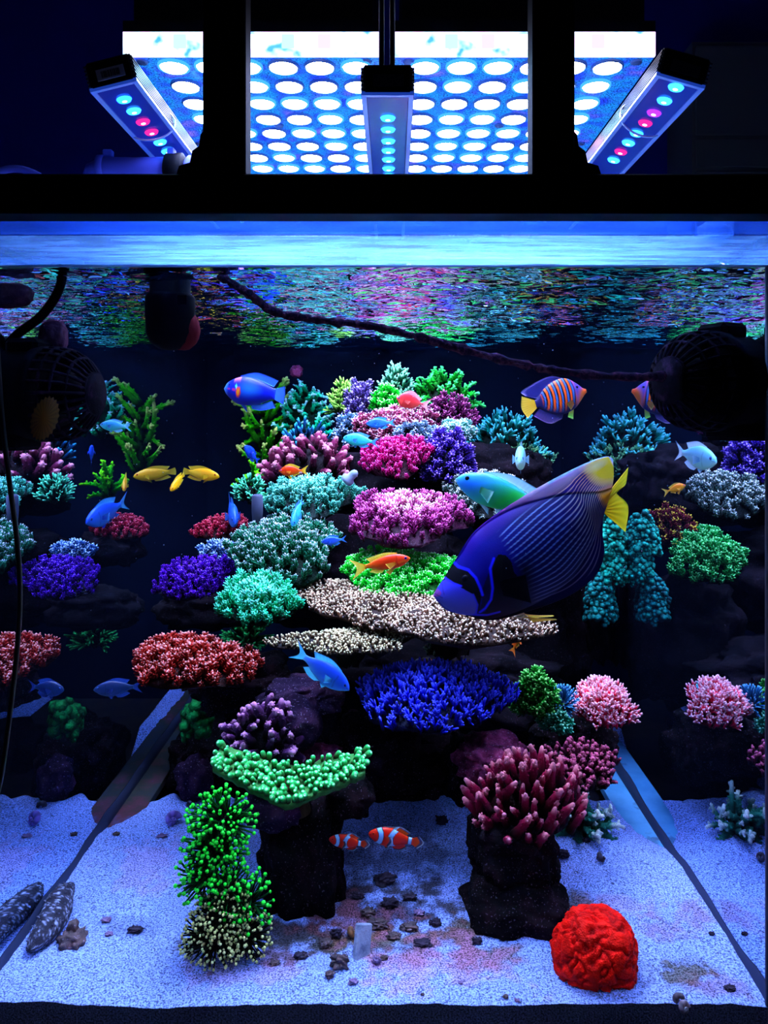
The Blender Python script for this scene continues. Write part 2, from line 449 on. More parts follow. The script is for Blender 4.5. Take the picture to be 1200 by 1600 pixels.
# ---------------------------------------------------------------- tank glass
def mirror_glass():
    """side pane: seen through water at this angle glass reflects totally, a little dim and blue"""
    m, n, l, b = nodes('side_pane_glass')
    n.remove(b)
    g = n.new('ShaderNodeBsdfGlossy'); g.inputs['Roughness'].default_value = .012; g.inputs['Color'].default_value = (.62, .72, .86, 1)
    d = n.new('ShaderNodeBsdfDiffuse'); d.inputs['Color'].default_value = (.012, .02, .05, 1)
    x = n.new('ShaderNodeMixShader'); x.inputs[0].default_value = .06
    l.new(g.outputs[0], x.inputs[1]); l.new(d.outputs[0], x.inputs[2]); l.new(x.outputs[0], n['Material Output'].inputs[0])
    return m
side_m = mirror_glass()
tag(MB().box(XL - .012, XL, YF, YB + .012, -.82, .3).build('wall_left', side_m), kind='structure')
tag(MB().box(XR, XR + .012, YF, YB + .012, -.82, .3).build('wall_right', side_m), kind='structure')
back_m, n_, l_, b_ = nodes('back_pane')
b_.inputs['Base Color'].default_value = (.0018, .005, .017, 1); b_.inputs['Roughness'].default_value = .5; b_.inputs['Specular IOR Level'].default_value = .06
tag(MB().box(XL, XR, YB, YB + .012, -.82, .3).build('wall_back', back_m), kind='structure')
tag(MB().box(XL - .012, XR + .012, YF - .012, YB + .012, -.835, -.82).build('floor', rockmat('filmed_base_pane', [(.35, (.004, .005, .012)), (.55, (.012, .010, .010)), (.7, (.03, .012, .018))], .3, 10)), kind='structure')
cg, n_, l_, b_ = nodes('clear_front_glass')
n_.remove(b_)
tr = n_.new('ShaderNodeBsdfTransparent'); tr.inputs[0].default_value = (.97, .99, 1, 1)
gl = n_.new('ShaderNodeBsdfGlossy'); gl.inputs['Roughness'].default_value = .02
mx = n_.new('ShaderNodeMixShader')
fr_ = n_.new('ShaderNodeFresnel'); fr_.inputs['IOR'].default_value = 1.33      # clear head-on, total reflection for steep light from the water
l_.new(fr_.outputs[0], mx.inputs[0])
l_.new(tr.outputs[0], mx.inputs[1]); l_.new(gl.outputs[0], mx.inputs[2]); l_.new(mx.outputs[0], n_['Material Output'].inputs[0])
clear, n_, l_, b_ = nodes('clear_glass_edge')
n_.remove(b_)
tr = n_.new('ShaderNodeBsdfTransparent'); tr.inputs[0].default_value = (1, 1, 1, 1); l_.new(tr.outputs[0], n_['Material Output'].inputs[0])
fp = tag(MB().box(XL - .012, XR + .012, YF - .012, YF - .001, -.82, .3).build('wall_front', clear), kind='structure')
fp.data.materials.append(cg)
fp.data.polygons[2].material_index = 1     # the outer face
# the glass rim with its braces, hazy with salt
rim_m, n_, l_, b_ = nodes('salt_hazed_glass')
n_.remove(b_)
tl = n_.new('ShaderNodeBsdfTranslucent'); tl.inputs[0].default_value = (.3, .62, 1, 1)
tp = n_.new('ShaderNodeBsdfTransparent'); tp.inputs[0].default_value = (.7, .85, 1, 1)
gs = n_.new('ShaderNodeBsdfGlossy'); gs.inputs['Roughness'].default_value = .2; gs.inputs['Color'].default_value = (.8, .9, 1, 1)
t_ = n_.new('ShaderNodeTexCoord'); mp = n_.new('ShaderNodeMapping'); mp.inputs['Scale'].default_value = (3, 22, 22)
z_ = n_.new('ShaderNodeTexNoise'); z_.inputs['Scale'].default_value = 3; z_.inputs['Detail'].default_value = 6
l_.new(t_.outputs['Object'], mp.inputs[0]); l_.new(mp.outputs[0], z_.inputs['Vector'])
mr = n_.new('ShaderNodeMapRange'); mr.inputs[1].default_value = .35; mr.inputs[2].default_value = .7; mr.inputs[3].default_value = .12; mr.inputs[4].default_value = .55
l_.new(z_.outputs['Fac'], mr.inputs[0])
m1 = n_.new('ShaderNodeMixShader'); m2 = n_.new('ShaderNodeMixShader'); m2.inputs[0].default_value = .12
l_.new(mr.outputs[0], m1.inputs[0]); l_.new(tp.outputs[0], m1.inputs[1]); l_.new(tl.outputs[0], m1.inputs[2])
l_.new(m1.outputs[0], m2.inputs[1]); l_.new(gs.outputs[0], m2.inputs[2]); l_.new(m2.outputs[0], n_['Material Output'].inputs[0])
rim = empty('tank_brace', (0, YF, .25), 'clear glass rim brace glowing blue white above the waterline', 'brace')
rim_s = rim_m.copy(); rim_s.name = 'clear_rim_glass'
[q for q in rim_s.node_tree.nodes if q.type == 'BSDF_TRANSLUCENT'][0].inputs[0].default_value = (.04, .17, .75, 1)
MB().box(XL, XR, .001, .013, -.008, .04, .001).build('rim_strip', rim_s, rim)
MB().box(XL, XR, .014, .16, -.02, -.008, .001).build('front_brace', rim_m, rim)
for s, x0, x1 in ((1, XL + .001, XL + .07), (-1, XR - .07, XR - .001)):
    MB().box(x0, x1, .161, 1.0, -.02, -.008, .001).build('side_brace', rim_m, rim)
MB().box(XL, XR, 1.001, 1.24, -.02, -.008, .001).build('rear_brace', rim_m, rim)
MB().box(fx(1110) * 1.06, fx(1152) * 1.06, .016, .05, -.008, .012, .001).build('corner_block', rim_m, rim)

# water surface: ripples seen from below
wm, n_, l_, b_ = nodes('water')
n_.remove(b_)
fr_ = n_.new('ShaderNodeFresnel'); fr_.inputs['IOR'].default_value = 1.33
gl = n_.new('ShaderNodeBsdfGlossy'); gl.inputs['Roughness'].default_value = .03; gl.inputs['Color'].default_value = (.58, .88, 1, 1)
tr = n_.new('ShaderNodeBsdfTransparent'); tr.inputs[0].default_value = (.95, .98, 1, 1)
mx = n_.new('ShaderNodeMixShader')
t_ = n_.new('ShaderNodeTexCoord'); z_ = n_.new('ShaderNodeTexNoise'); z_.inputs['Scale'].default_value = 42; z_.inputs['Detail'].default_value = 2
bu = n_.new('ShaderNodeBump'); bu.inputs['Strength'].default_value = .6; bu.inputs['Distance'].default_value = .010
mp = n_.new('ShaderNodeMapping'); mp.inputs['Scale'].default_value = (.42, 1.15, 1)
l_.new(t_.outputs['Object'], mp.inputs[0]); l_.new(mp.outputs[0], z_.inputs['Vector']); l_.new(z_.outputs['Fac'], bu.inputs['Height'])
l_.new(bu.outputs[0], fr_.inputs['Normal']); l_.new(bu.outputs[0], gl.inputs['Normal'])
l_.new(fr_.outputs[0], mx.inputs[0]); l_.new(tr.outputs[0], mx.inputs[1]); l_.new(gl.outputs[0], mx.inputs[2]); l_.new(mx.outputs[0], n_['Material Output'].inputs[0])
nx, ny = 170, 190
gx, gy = np.meshgrid(np.linspace(XL, XR, nx), np.linspace(YF, YB, ny))
wz = np.array([mnoise.fractal((x * 6, y * 17, 1.3), .8, 2.1, 4) for x, y in zip(gx.ravel(), gy.ravel())])
edge = np.clip((gy.ravel() - YF) / .04, 0, 1)
WV = np.stack([gx.ravel(), gy.ravel(), ZW + .012 * wz * (.15 + .85 * edge)], 1)
gq = (np.arange(ny - 1)[:, None] * nx + np.arange(nx - 1)[None]).ravel()
GQ = np.stack([gq, gq + 1, gq + nx + 1, gq + nx], 1)
wo = mesh('water_surface', WV, GQ, wm)
tag(wo, kind='structure')
mb = MB()
tag(MB().tube([(XL, YF + .002, ZW - .001), (XR, YF + .002, ZW - .001)], .0016, 8).build('trim_1', flat('waterline_film', (.25, .45, .7), .3), smooth=True), kind='structure')
# dark bands put in for the glass-thickness gap in the reflections, back corners
seam_m = flat('reflection_gap_band', (.022, .032, .075), .6, .2)
for k, (x, s) in enumerate(((XL, 1), (XR, -1))):
    n = 60; V = []; 
    yy = np.linspace(YF, YB, n)
    wob = np.array([mnoise.noise((y * 14, k * 9., .5)) for y in yy])
    for y, q in zip(yy, wob):
        hh = .016 + .008 * q
        V += [(x + s * .0005, y, ZS - .04), (x + s * .005, y, ZS - .04), (x + s * .004, y, ZS + hh * .5), (x + s * .0005, y, ZS + hh)]
    Q = [(i * 4 + a, i * 4 + a + 1, i * 4 + 5 + a, i * 4 + 4 + a) for i in range(n - 1) for a in range(3)]
    tag(mesh('trim_%d' % (k + 2), V, np.array(Q), seam_m), kind='structure')
    tag(MB().lathe([(.004, -.82), (.004, .2)], (x + s * .003, YF + .003, 0), seg=10).build('trim_%d' % (k + 4), flat('front_corner_silicone', (.03, .02, .03), .5), smooth=True), kind='structure')
# glass strips glued along the foot of the side panes
br_l = rockmat('filmed_glass', [(.3, (.02, .03, .06)), (.5, (.03, .035, .03)), (.62, (.09, .03, .045)), (.75, (.05, .08, .2))], .2, 9)
br_r = rockmat('blue_lit_glass', [(.35, (.05, .22, .42)), (.52, (.08, .30, .55)), (.6, (.05, .05, .09)), (.75, (.12, .16, .05))], .15, 6)  # blue of the lit, reflecting glass is put into the colour
tag(MB().box(XL + .004, XL + .054, 1.05, 2.2, -.788, -.772, .001).build('foot_strip', br_l), 'brown filmed glass strip along the side pane behind the sea cucumber', 'strip', 'glass strips along the tank foot')
tag(MB().box(XR - .054, XR - .004, 1.05, 2.2, -.788, -.772, .001).build('foot_strip', br_r), 'blue-lit glass strip with a mossy patch running beside the teal coral on sand', 'strip', 'glass strips along the tank foot')
# ---------------------------------------------------------------- sand bed
def sand_z(x, y):
    z = ZS + .006 * mnoise.noise((x * 5, y * 5, 2)) + .003 * mnoise.noise((x * 17, y * 17, 5)) + .0016 * mnoise.noise((x * 60, y * 60, 8))
    z += .012 * math.exp(-((x - .3) ** 2 + (y - 1.42) ** 2) / .02)
    side = max(0, abs(x + .025) - .44) / .07
    z -= .024 * min(1, side) * min(1, max(0, (y - (1.40 if x < 0 else 1.30)) / .14))
    if abs(x - .04) > .10:                                # the bed thins out to bare filmed glass at the back
        k = min(1, max(0, (y - 1.54 - .05 * mnoise.noise((x * 7, 4, 1)) - .03 * mnoise.noise((x * 30, y * 9, 1))) / .09)); z -= .075 * k * k * (3 - 2 * k) * (1 if -.46 < x < .42 else min(1, max(0, (1.90 - y) / .10))) * min(1, (abs(x - .04) - .10) / .04)
    z += .004 * math.exp(-(y - YF) / .03) * mnoise.noise((x * 9, 0, 3))
    return z
nx, ny = 330, 320
ys = YF + (YB - YF) * np.linspace(0, 1, ny) ** 1.35
gx, gy = np.meshgrid(np.linspace(XL, XR, nx), ys)
gx, gy = gx.ravel(), gy.ravel()
gz = np.array([sand_z(x, y) for x, y in zip(gx, gy)])
px = PPX + gx / gy * F; py = PPY - gz / gy * F
n1 = np.array([mnoise.fractal((x * 22, y * 22, 4), .8, 2, 4) for x, y in zip(gx, gy)])
n2 = np.array([mnoise.fractal((x * 60, y * 60, 9), .8, 2, 3) for x, y in zip(gx, gy)])
base = np.tile(np.array([.21, .30, .68]), (len(gx), 1))
def stain_or_light(c, cx, cy_, rx, ry, amt):
    global base
    m = np.clip((1.15 - np.hypot((px - cx) / rx, (py - cy_) / ry) + .9 * n1 + .5 * n2) * 1.6, 0, 1) * amt
    base = base * (1 - m[:, None]) + np.asarray(c) * m[:, None]
olive = (.09, .075, .012); rust = (.20, .05, .06); dark = (.025, .022, .035); rose_light = (.40, .19, .34)  # the pink one paints pools of reddish LED light on the sand
for a in ((olive, 715, 1460, 60, 35, .9), (olive, 770, 1490, 60, 22, .8), (olive, 470, 1470, 90, 26, .85), (olive, 340, 1485, 60, 12, .7), (olive, 1075, 1522, 48, 20, .85), (olive, 900, 1415, 40, 20, .8), (olive, 560, 1465, 80, 22, .7),
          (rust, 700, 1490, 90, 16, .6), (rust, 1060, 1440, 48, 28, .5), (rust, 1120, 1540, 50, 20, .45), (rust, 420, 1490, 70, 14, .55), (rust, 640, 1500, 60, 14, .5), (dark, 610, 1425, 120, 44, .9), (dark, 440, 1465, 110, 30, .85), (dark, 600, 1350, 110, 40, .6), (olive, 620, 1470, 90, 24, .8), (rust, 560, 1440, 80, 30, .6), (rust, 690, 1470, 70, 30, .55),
          (rose_light, 690, 1505, 120, 40, .5), (rose_light, 380, 1525, 100, 20, .35), (rose_light, 230, 1350, 60, 40, .3), (rose_light, 960, 1410, 60, 18, .3), (dark, 205, 1450, 50, 16, .35), (dark, 620, 1480, 60, 10, .5)):
    stain_or_light(*a)
V = np.stack([gx, gy, gz], 1)
front = np.concatenate([np.stack([gx[:nx], np.full(nx, YF), zz], 1) for zz in (gz[:nx] - .0008, np.full(nx, -.82))])
gq = (np.arange(ny - 1)[:, None] * nx + np.arange(nx - 1)[None]).ravel()
GQ = np.stack([gq, gq + 1, gq + nx + 1, gq + nx], 1)
fi = len(V) + np.arange(nx - 1)
FQ = np.concatenate([np.stack([fi, fi + 1, np.arange(nx - 1) + 1, np.arange(nx - 1)], 1), np.stack([fi + nx, fi + nx + 1, fi + 1, fi], 1)])
sm, n_, l_, b_ = nodes('aragonite_sand')
a_ = n_.new('ShaderNodeAttribute'); a_.attribute_name = 'Col'
t_ = n_.new('ShaderNodeTexCoord'); z_ = n_.new('ShaderNodeTexNoise'); z_.inputs['Scale'].default_value = 420; z_.inputs['Detail'].default_value = 2
l_.new(t_.outputs['Object'], z_.inputs['Vector'])
mr = n_.new('ShaderNodeMapRange'); mr.inputs[1].default_value = .36; mr.inputs[2].default_value = .62; mr.inputs[3].default_value = .2; mr.inputs[4].default_value = 1.5
l_.new(z_.outputs['Fac'], mr.inputs[0])
hs = n_.new('ShaderNodeHueSaturation'); l_.new(a_.outputs['Color'], hs.inputs['Color']); l_.new(mr.outputs[0], hs.inputs['Value']); l_.new(hs.outputs[0], b_.inputs['Base Color'])
bu = n_.new('ShaderNodeBump'); bu.inputs['Strength'].default_value = .7; bu.inputs['Distance'].default_value = .002
l_.new(z_.outputs['Fac'], bu.inputs['Height']); l_.new(bu.outputs[0], b_.inputs['Normal'])
b_.inputs['Roughness'].default_value = .9; b_.inputs['Specular IOR Level'].default_value = .2
sand = mesh('sand', np.concatenate([V, front]), [GQ, FQ], sm, col=np.concatenate([base, np.tile((.03, .035, .07), (2 * nx, 1))]))  # front face coloured dark for the missing light below the surface
tag(sand, 'rippled white sand bed across the tank bottom with rusty and mossy stains', 'sand', kind='stuff')

# ---------------------------------------------------------------- rocks
R_dark = rockmat('dark_live_rock', [(.3, (.002, .002, .003)), (.5, (.004, .003, .004)), (.62, (.012, .005, .008)), (.75, (.010, .008, .004))], .9, 16, .14)
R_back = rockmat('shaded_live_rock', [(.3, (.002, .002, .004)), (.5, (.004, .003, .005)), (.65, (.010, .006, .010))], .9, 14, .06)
R_purple = rockmat('coralline_rock', [(.3, (.006, .004, .010)), (.5, (.018, .008, .026)), (.62, (.05, .018, .045)), (.74, (.05, .022, .012))], .9, 18, .35)
R_red = rockmat('red_crusted_rock', [(.3, (.01, .004, .008)), (.46, (.09, .010, .035)), (.58, (.24, .03, .09)), (.7, (.04, .008, .02)), (.8, (.3, .08, .1))], .9, 24, .3)
R_rub = rockmat('rubble_rock', [(.3, (.03, .02, .03)), (.5, (.10, .07, .07)), (.65, (.18, .10, .10)), (.78, (.12, .11, .05))], .9, 30, .4)
def rock(label, box, Y, depth, mat=R_dark, sub=4, rough=.28, name='reef_rock', cat='rock', seed=[0], scale=2.1, group=None):
    """an irregular boulder that fills the pixel box (x0, y0, x1, y1) at depth Y"""
    seed[0] += 1
    x0, y0, x1, y1 = box
    c = P((x0 + x1) / 2, (y0 + y1) / 2, Y)
    rx, rz = (x1 - x0) / 2 / F * Y, (y1 - y0) / 2 / F * Y
    V, T = ico(sub)
    d = 1 + rough * fbm(V, scale, seed[0], 5)
    W = np.sign(V) * np.abs(V) ** .8 * d[:, None]
    W = W / np.abs(W).max(0) * (rx, depth, rz)
    o = mesh(name, W, T, mat, loc=c)
    tag(o, label, cat, group)
    return o
rock('squat dark rock leg of the arch behind the green torch coral', (398, 1225, 545, 1505), 1.26, .11, R_dark, 5)
rock('rust-speckled boulder at the foot of the dark arch leg by the stone slab', (380, 1400, 560, 1515), 1.22, .09, R_dark, 5)
rock('round black boulder at the base of the arch beside the red brain coral', (716, 1358, 893, 1495), 1.2, .09, R_dark, 5, .18)
rock('black rock column under the thick-fingered pink coral', (726, 1250, 872, 1385), 1.24, .08, R_dark, 5, .2)
rock('dark arch lintel spanning behind the clownfish pair', (500, 1128, 745, 1205), 1.5, .19, R_dark, 5)  # hidden depth widened to shade the sand under the arch
rock('dark overhang rock sprinkled with rust beside the mint coral', (520, 1105, 660, 1230), 1.42, .13, R_dark, 5, .3)  # deepened too, to keep light off the arch sand
rock('small knobby dark rock jutting over the clownfish', (505, 1215, 588, 1275), 1.26, .05, R_dark, 4)
rock('magenta crusted rock behind the thick-fingered pink coral', (705, 1150, 840, 1235), 1.32, .06, R_red, 5)
rock('purple crusted ledge under the blue chromis', (400, 1062, 545, 1110), 1.40, .08, R_purple, 5, .3)
rock('smooth purple round rock behind the short-fingered purple coral', (425, 1088, 505, 1170), 1.33, .05, R_purple, 5, .1)
rock('red-crusted knob behind the mint winged coral', (452, 1164, 540, 1215), 1.34, .04, R_red, 4)
rock('blue-grey flat rock under the mint winged coral', (375, 1232, 480, 1290), 1.2, .05, R_purple, 4)
rock('big shaded core boulder under the tan table corals', (440, 985, 900, 1150), 1.66, .16, R_back, 5)
rock('shaded rock shelf under the rusty-red table coral', (300, 1020, 470, 1115), 1.5, .09, R_dark, 5)
rock('shaded middle core of the reef behind the mint staghorn', (400, 800, 780, 1010), 1.84, .14, R_back, 5)
rock('shaded upper core of the reef below the magenta coral', (440, 675, 800, 830), 1.95, .11, R_back, 5)
rock('shaded peak of the reef under the bright green knobby coral', (530, 620, 740, 720), 1.99, .08, R_back, 5)
rock('shaded rock shoulder below the dark teal thicket', (690, 690, 872, 830), 1.95, .10, R_back, 5)
rock('shaded flank of the reef beneath the emperor angelfish', (740, 880, 925, 1110), 1.78, .12, R_back, 5)
rock('dark rock stack carrying the pink bushy coral', (815, 1105, 975, 1215), 1.5, .08, R_dark, 5)
rock('shaded ledge below the purple table coral and its reflection', (240, 915, 395, 985), 1.72, .07, R_back, 4)
rock('shaded ledge under the crimson coral strip', (310, 830, 420, 885), 1.9, .07, R_back, 4)
rock('low dark boulder behind the brown filmed strip at the reef foot', (262, 1120, 400, 1262), 1.70, .10, R_dark, 5)
rock('blue-speckled mound of rubble between the strip and the green torch coral', (272, 1180, 335, 1252), 1.56, .04, R_purple, 4)
rock('dark boulder at the reef foot behind the maroon honeycomb coral', (770, 1120, 900, 1245), 1.66, .10, R_dark, 5)
rock('low black boulder closing the back of the arch', (430, 1130, 620, 1215), 1.85, .10, R_back, 4)
rock('hanging dark rock beside the small knobby one over the clownfish', (548, 1150, 640, 1248), 1.40, .05, R_dark, 4)
rock('dark pillar top joining the lintel to the black rock column', (688, 1140, 760, 1262), 1.38, .05, R_dark, 4)
rock('dark lump of the arch roof just above the blue sand gap', (600, 1140, 720, 1200), 1.45, .06, R_dark, 4)
rock('dark reef wall carrying the three aqua bubble-knobbed corals', (885, 820, 972, 1040), 1.76, .08, R_back, 5)
rock('small brown rock beside the speckled sea cucumber', (88, 1452, 137, 1490), 1.12, .022, R_rub, 4, .35, name='brown_rock')
rock('upright brown chip standing on the small brown rock', (104, 1436, 124, 1462), 1.13, .008, R_rub, 3, .4, name='rock_chip')

# pale slab, shells, rubble
sl = MB().box(-.013, .013, -.005, .005, -.004, .062, .002).build('stone_slab', rockmat('pale_stone', [(.35, (.10, .13, .20)), (.55, (.26, .30, .38)), (.7, (.12, .10, .12))], .6, 45), smooth=False, loc=None)
sl.location = P(562, 1524, 1.08); sl.rotation_euler = (-.35, .36, .6)
tag(sl, 'pale upright stone slab leaning among rubble on the sand', 'stone')
def shell(label, px, py, wpx, Y=None, c='4a4a8a', seed=0, rot=0, group=None):
    Y = Y or -ZS * F / (py - PPY)
    r = wpx / 2 / F * Y
    n = 60; seg = 10; V = []
    for i in range(n):                                    # a coiled cone
        a = i / (n - 1) * 5.2 * math.pi; g = math.exp(-.16 * a); tr_ = .46 * g
        cxx, cyy, czz = .52 * g * math.cos(a), .52 * g * math.sin(a), 1.05 * (1 - g)
        for j in range(seg):
            b = j / seg * 2 * math.pi
            q = .52 * g + tr_ * math.cos(b)
            V.append((q * math.cos(a), q * math.sin(a), czz + tr_ * math.sin(b)))
    V = np.array(V) * r
    Q = np.array([(i * seg + j, i * seg + (j + 1) % seg, (i + 1) * seg + (j + 1) % seg, (i + 1) * seg + j) for i in range(n - 1) for j in range(seg)])
    k = .6 + .5 * (np.sin(np.repeat(np.arange(n), seg) * 1.4) > 0)
    col = np.clip(alb(c)[None] * k[:, None], 0, .9)
    p = P(px, py, Y); p.z = sand_z(p.x, Y) + r * .38
    o = mesh('snail_shell', V, Q, FISH, col=col)
    o.location = p; o.rotation_euler = (1.25, .3 * seed, rot)
    tag(o, label, 'shell', group)
FISH = colmat('scales', .42, .3, .12, 700, .5)
SKIN = colmat('angelfish_skin', .5, .1, .1, 700)
shell('ridged purple snail shell on the sand beside the brown filmed strip', 268, 1286, 34, c='5a4ab0', rot=.4)
shell('small dark snail shell on the sand near the green torch coral', 296, 1262, 20, c='20203a', rot=2)
shell('tiny dark snail shell on the sand in front of the blue strip', 935, 1350, 24, c='26203a', rot=1, seed=1)
shell('dark snail with a striped shell half buried in front of the red brain coral', 1062, 1568, 26, c='30304a', rot=2.4, seed=2)
shell('grey snail shell lying behind the striped snail in front', 1066, 1580, 28, c='5a5a80', rot=.2)
shell('brown whelk shell resting on rubble by the stone slab', 545, 1462, 26, c='5a4030', rot=1.2, seed=1)
R_bits = [rockmat('rubble_dark', [(.3, (.012, .01, .02)), (.7, (.06, .045, .07))], .8, 50), rockmat('rubble_mauve', [(.3, (.12, .08, .18)), (.7, (.28, .18, .3))], .8, 60), R_rub]
bits = [(508, 1470, 34, 22, 2, 'rusty rubble chunk nearest the arch foot'), (590, 1440, 50, 22, 2, 'long brown rubble branch lying under the clownfish'), (640, 1446, 46, 16, 2, 'flat brown rubble stick beside the olive moss patch'),
        (610, 1410, 44, 20, 0, 'dark rubble lump in the shadow of the arch'), (530, 1500, 44, 34, 2, 'grey-brown barnacled rubble clump left of the stone slab'), (588, 1500, 22, 18, 1, 'mauve pebble just behind the stone slab'),
        (552, 1532, 24, 10, 1, 'little mauve shard at the foot of the stone slab'), (660, 1472, 44, 10, 0, 'flat dark splinter on the rosy sand'), (790, 1556, 14, 8, 2, 'single brown crumb on the bare sand at the tank front'), (808, 1562, 14, 8, 1, 'single mauve crumb on the bare sand at the tank front'),
        (212, 1451, 42, 12, 0, 'dark crusty scrap on the sand behind the brown rock'), (166, 1436, 26, 9, 1, 'mauve crusty scrap on the sand above the dark one'), (170, 1458, 22, 9, 1, 'faint mauve chip on the sand beside the dark scrap'), (253, 1306, 24, 6, 1, 'flat violet chip on the sand below the purple shell'),
        (182, 1304, 18, 8, 2, 'small rusty chip on the sand beside the dark seam'), (880, 1338, 30, 22, 0, 'black rubble lump on the sand behind the boulder'), (916, 1318, 20, 12, 0, 'slate pebble on the pale sand below the teal coral'), (690, 1282, 30, 20, 0, 'black pebble on the blue sand seen through the arch'),
        (1112, 1462, 16, 8, 0, 'dark pebble against the seam by the red stains'), (600, 1375, 60, 20, 0, 'black low ridge of rubble beneath the clownfish'), (320, 1500, 26, 10, 1, 'violet chip in front of the brown torch coral'), (327, 1518, 14, 8, 1, 'pinkish chip on bare sand before the brown torch coral'),
        (1140, 1545, 30, 7, 0, 'dark sliver lying by the seam at the tank front'), (720, 1535, 12, 7, 1, 'lone violet grain on the rosy sand'), (660, 1555, 10, 6, 2, 'lone brown grain near the front glass'),
        (560, 1400, 30, 14, 0, 'black twig of rubble deep under the arch'), (640, 1400, 34, 16, 0, 'charcoal rubble lump under the tail of the larger clownfish'), (575, 1425, 40, 18, 2, 'brown rubble log in the arch mouth'), (615, 1460, 36, 14, 2, 'brown barnacled stick in front of the long rubble branch'), (680, 1440, 30, 14, 0, 'dark nugget at the edge of the olive moss'), (525, 1455, 30, 20, 0, 'dark chunk against the arch foot'), (655, 1425, 28, 12, 1, 'mauve crust on the rubble heap under the arch'), (600, 1495, 18, 10, 2, 'tan bit behind the stone slab'), (745, 1470, 26, 12, 0, 'dark bit in the olive moss by the black boulder'), (515, 1520, 26, 16, 2, 'knobbly brown bit left of the barnacled clump'), (470, 1490, 34, 14, 0, 'dark flake in front of the arch leg'), (430, 1500, 26, 10, 2, 'rusty flake beside the brown torch coral'), (400, 1490, 20, 10, 0, 'dark pebble touching the brown torch coral')]
for x, y, wd, hh, k, lab in bits:
    Yb = -ZS * F / (y + hh * .3 - PPY)
    wd *= .75; hh *= .75
    o = rock(lab, (x - wd / 2, y - hh / 2, x + wd / 2, y + hh / 2), Yb, wd / 2 / F * Yb * .7, R_bits[k], 4, .7, name='rubble_piece', cat='rubble')
    o.location.z = sand_z(o.location.x, Yb) + hh / F * Yb * .3

# ---------------------------------------------------------------- corals
def merge(parts):
    V = []; T = []; t = []; n = 0
    for a, b, c in parts:
        V.append(a); T.append(b + n); t.append(c); n += len(a)
    return np.concatenate(V), np.concatenate(T), np.concatenate(t)
def _t_fine(r):
    b = r.normal(0, .10, 2)
    return tube([(0, 0, 0), (b[0] * .3, b[1] * .3, .4), (b[0], b[1], .85), (b[0] * 1.3, b[1] * 1.3, .98)], [.13, .12, .11, .075], 5)
def _t_nubby(r):
    V, T, t = tube([(0, 0, 0), (0, 0, .5), (0, 0, .9), (0, 0, 1)], [.115, .10, .08, .05], 5)
    parts = [(V, T, t * .95)]
    for h in (.22, .42, .6, .78):
        k = 4 if h < .7 else 3; a0 = r.uniform(0, 6)
        for j in range(k):
            a = a0 + j * 2 * np.pi / k; l = .30 * (1.15 - .55 * h)
            d = np.array([math.cos(a), math.sin(a), 0]); p = np.array([0, 0, h])
            v, f, tt = tube([p, p + d * l * .7 + (0, 0, l * .45), p + d * l + (0, 0, l * .9)], [.066, .06, .034], 4)
            parts.append((v, f, h * .72 + .28 * tt))
    return merge(parts)
def _t_finger(r):
    n = 7; z = np.linspace(0, 1, n); b = r.normal(0, .12, 2)
    rad = np.array([.2, .2, .185, .18, .16, .14, .085]) * (1 + .07 * r.normal(size=n))
    V, T, t = tube(np.stack([b[0] * z ** 2, b[1] * z ** 2, z], 1), rad, 8)
    V = V * (1 + .0 * V); parts = [(V, T, t ** 1.5)]
    for k in range(16):                                   # corallites
        h = r.uniform(.15, .95); a = k * 2.4; q = .19 - .07 * h
        p = np.array([b[0] * h * h + math.cos(a) * q * .9, b[1] * h * h + math.sin(a) * q * .9, h]); d = np.array([math.cos(a), math.sin(a), .7]) * .055
        v, f, tt = tube([p, p + d * .7, p + d], [.045, .04, .02], 4)
        parts.append((v, f, np.clip(h ** 1.5 + .12 * tt, 0, 1)))
    return merge(parts)
def _t_knob(r):
    V, T, t = tube([(0, 0, 0), (0, 0, .35), (0, 0, .7), (0, 0, .92), (0, 0, 1), (0, 0, .93)], [.22, .27, .30, .24, .13, .05], 8)
    return V, T, t ** 1.3
def _t_fork(r):
    parts = []
    b = r.normal(0, .1, 2)
    V, T, t = tube([(0, 0, 0), (b[0] * .3, b[1] * .3, .35), (b[0], b[1], .75), (b[0] * 1.2, b[1] * 1.2, 1)], [.10, .095, .075, .045], 6)
    parts.append((V, T, t))
    for h in (.3, .5, .66):
        a = r.uniform(0, 6.28); l = (1 - h) * .75
        d = np.array([math.cos(a) * .7, math.sin(a) * .7, .75]); p = np.array([b[0] * h, b[1] * h, h])
        v, f, tt = tube([p, p + d * l * .5, p + d * l + (0, 0, l * .15)], [.08, .07, .04], 6)
        parts.append((v, f, h + (1 - h) * tt))
    return merge(parts)
def _t_stag(r):
    """long arm with short nubs all the way"""
    b = r.normal(0, .16, 2); z = np.linspace(0, 1, 6)
    c = np.stack([b[0] * z ** 2, b[1] * z ** 2, z], 1)
    V, T, t = tube(c, [.085, .085, .08, .07, .06, .04], 7)
    parts = [(V, T, t)]
    for k in range(14):
        h = .1 + .85 * k / 14; a = k * 2.4
        p = np.array([b[0] * h * h, b[1] * h * h, h]); d = np.array([math.cos(a), math.sin(a), .9]) * .10
        v, f, tt = tube([p, p + d * .8, p + d * 1.05], [.05, .042, .022], 4)
        parts.append((v, f, np.clip(h + .1 * tt, 0, 1)))
    return merge(parts)
def _t_bubble(r):
    parts = []
    v, f = ico(1)
    for k in range(5):
        s = r.uniform(.2, .34); p = r.normal(0, .2, 3) * (1, 1, .6) + (0, 0, .5)
        parts.append((v * s + p, f, np.clip(.45 + .5 * v[:, 2], 0, 1)))
    return merge(parts)
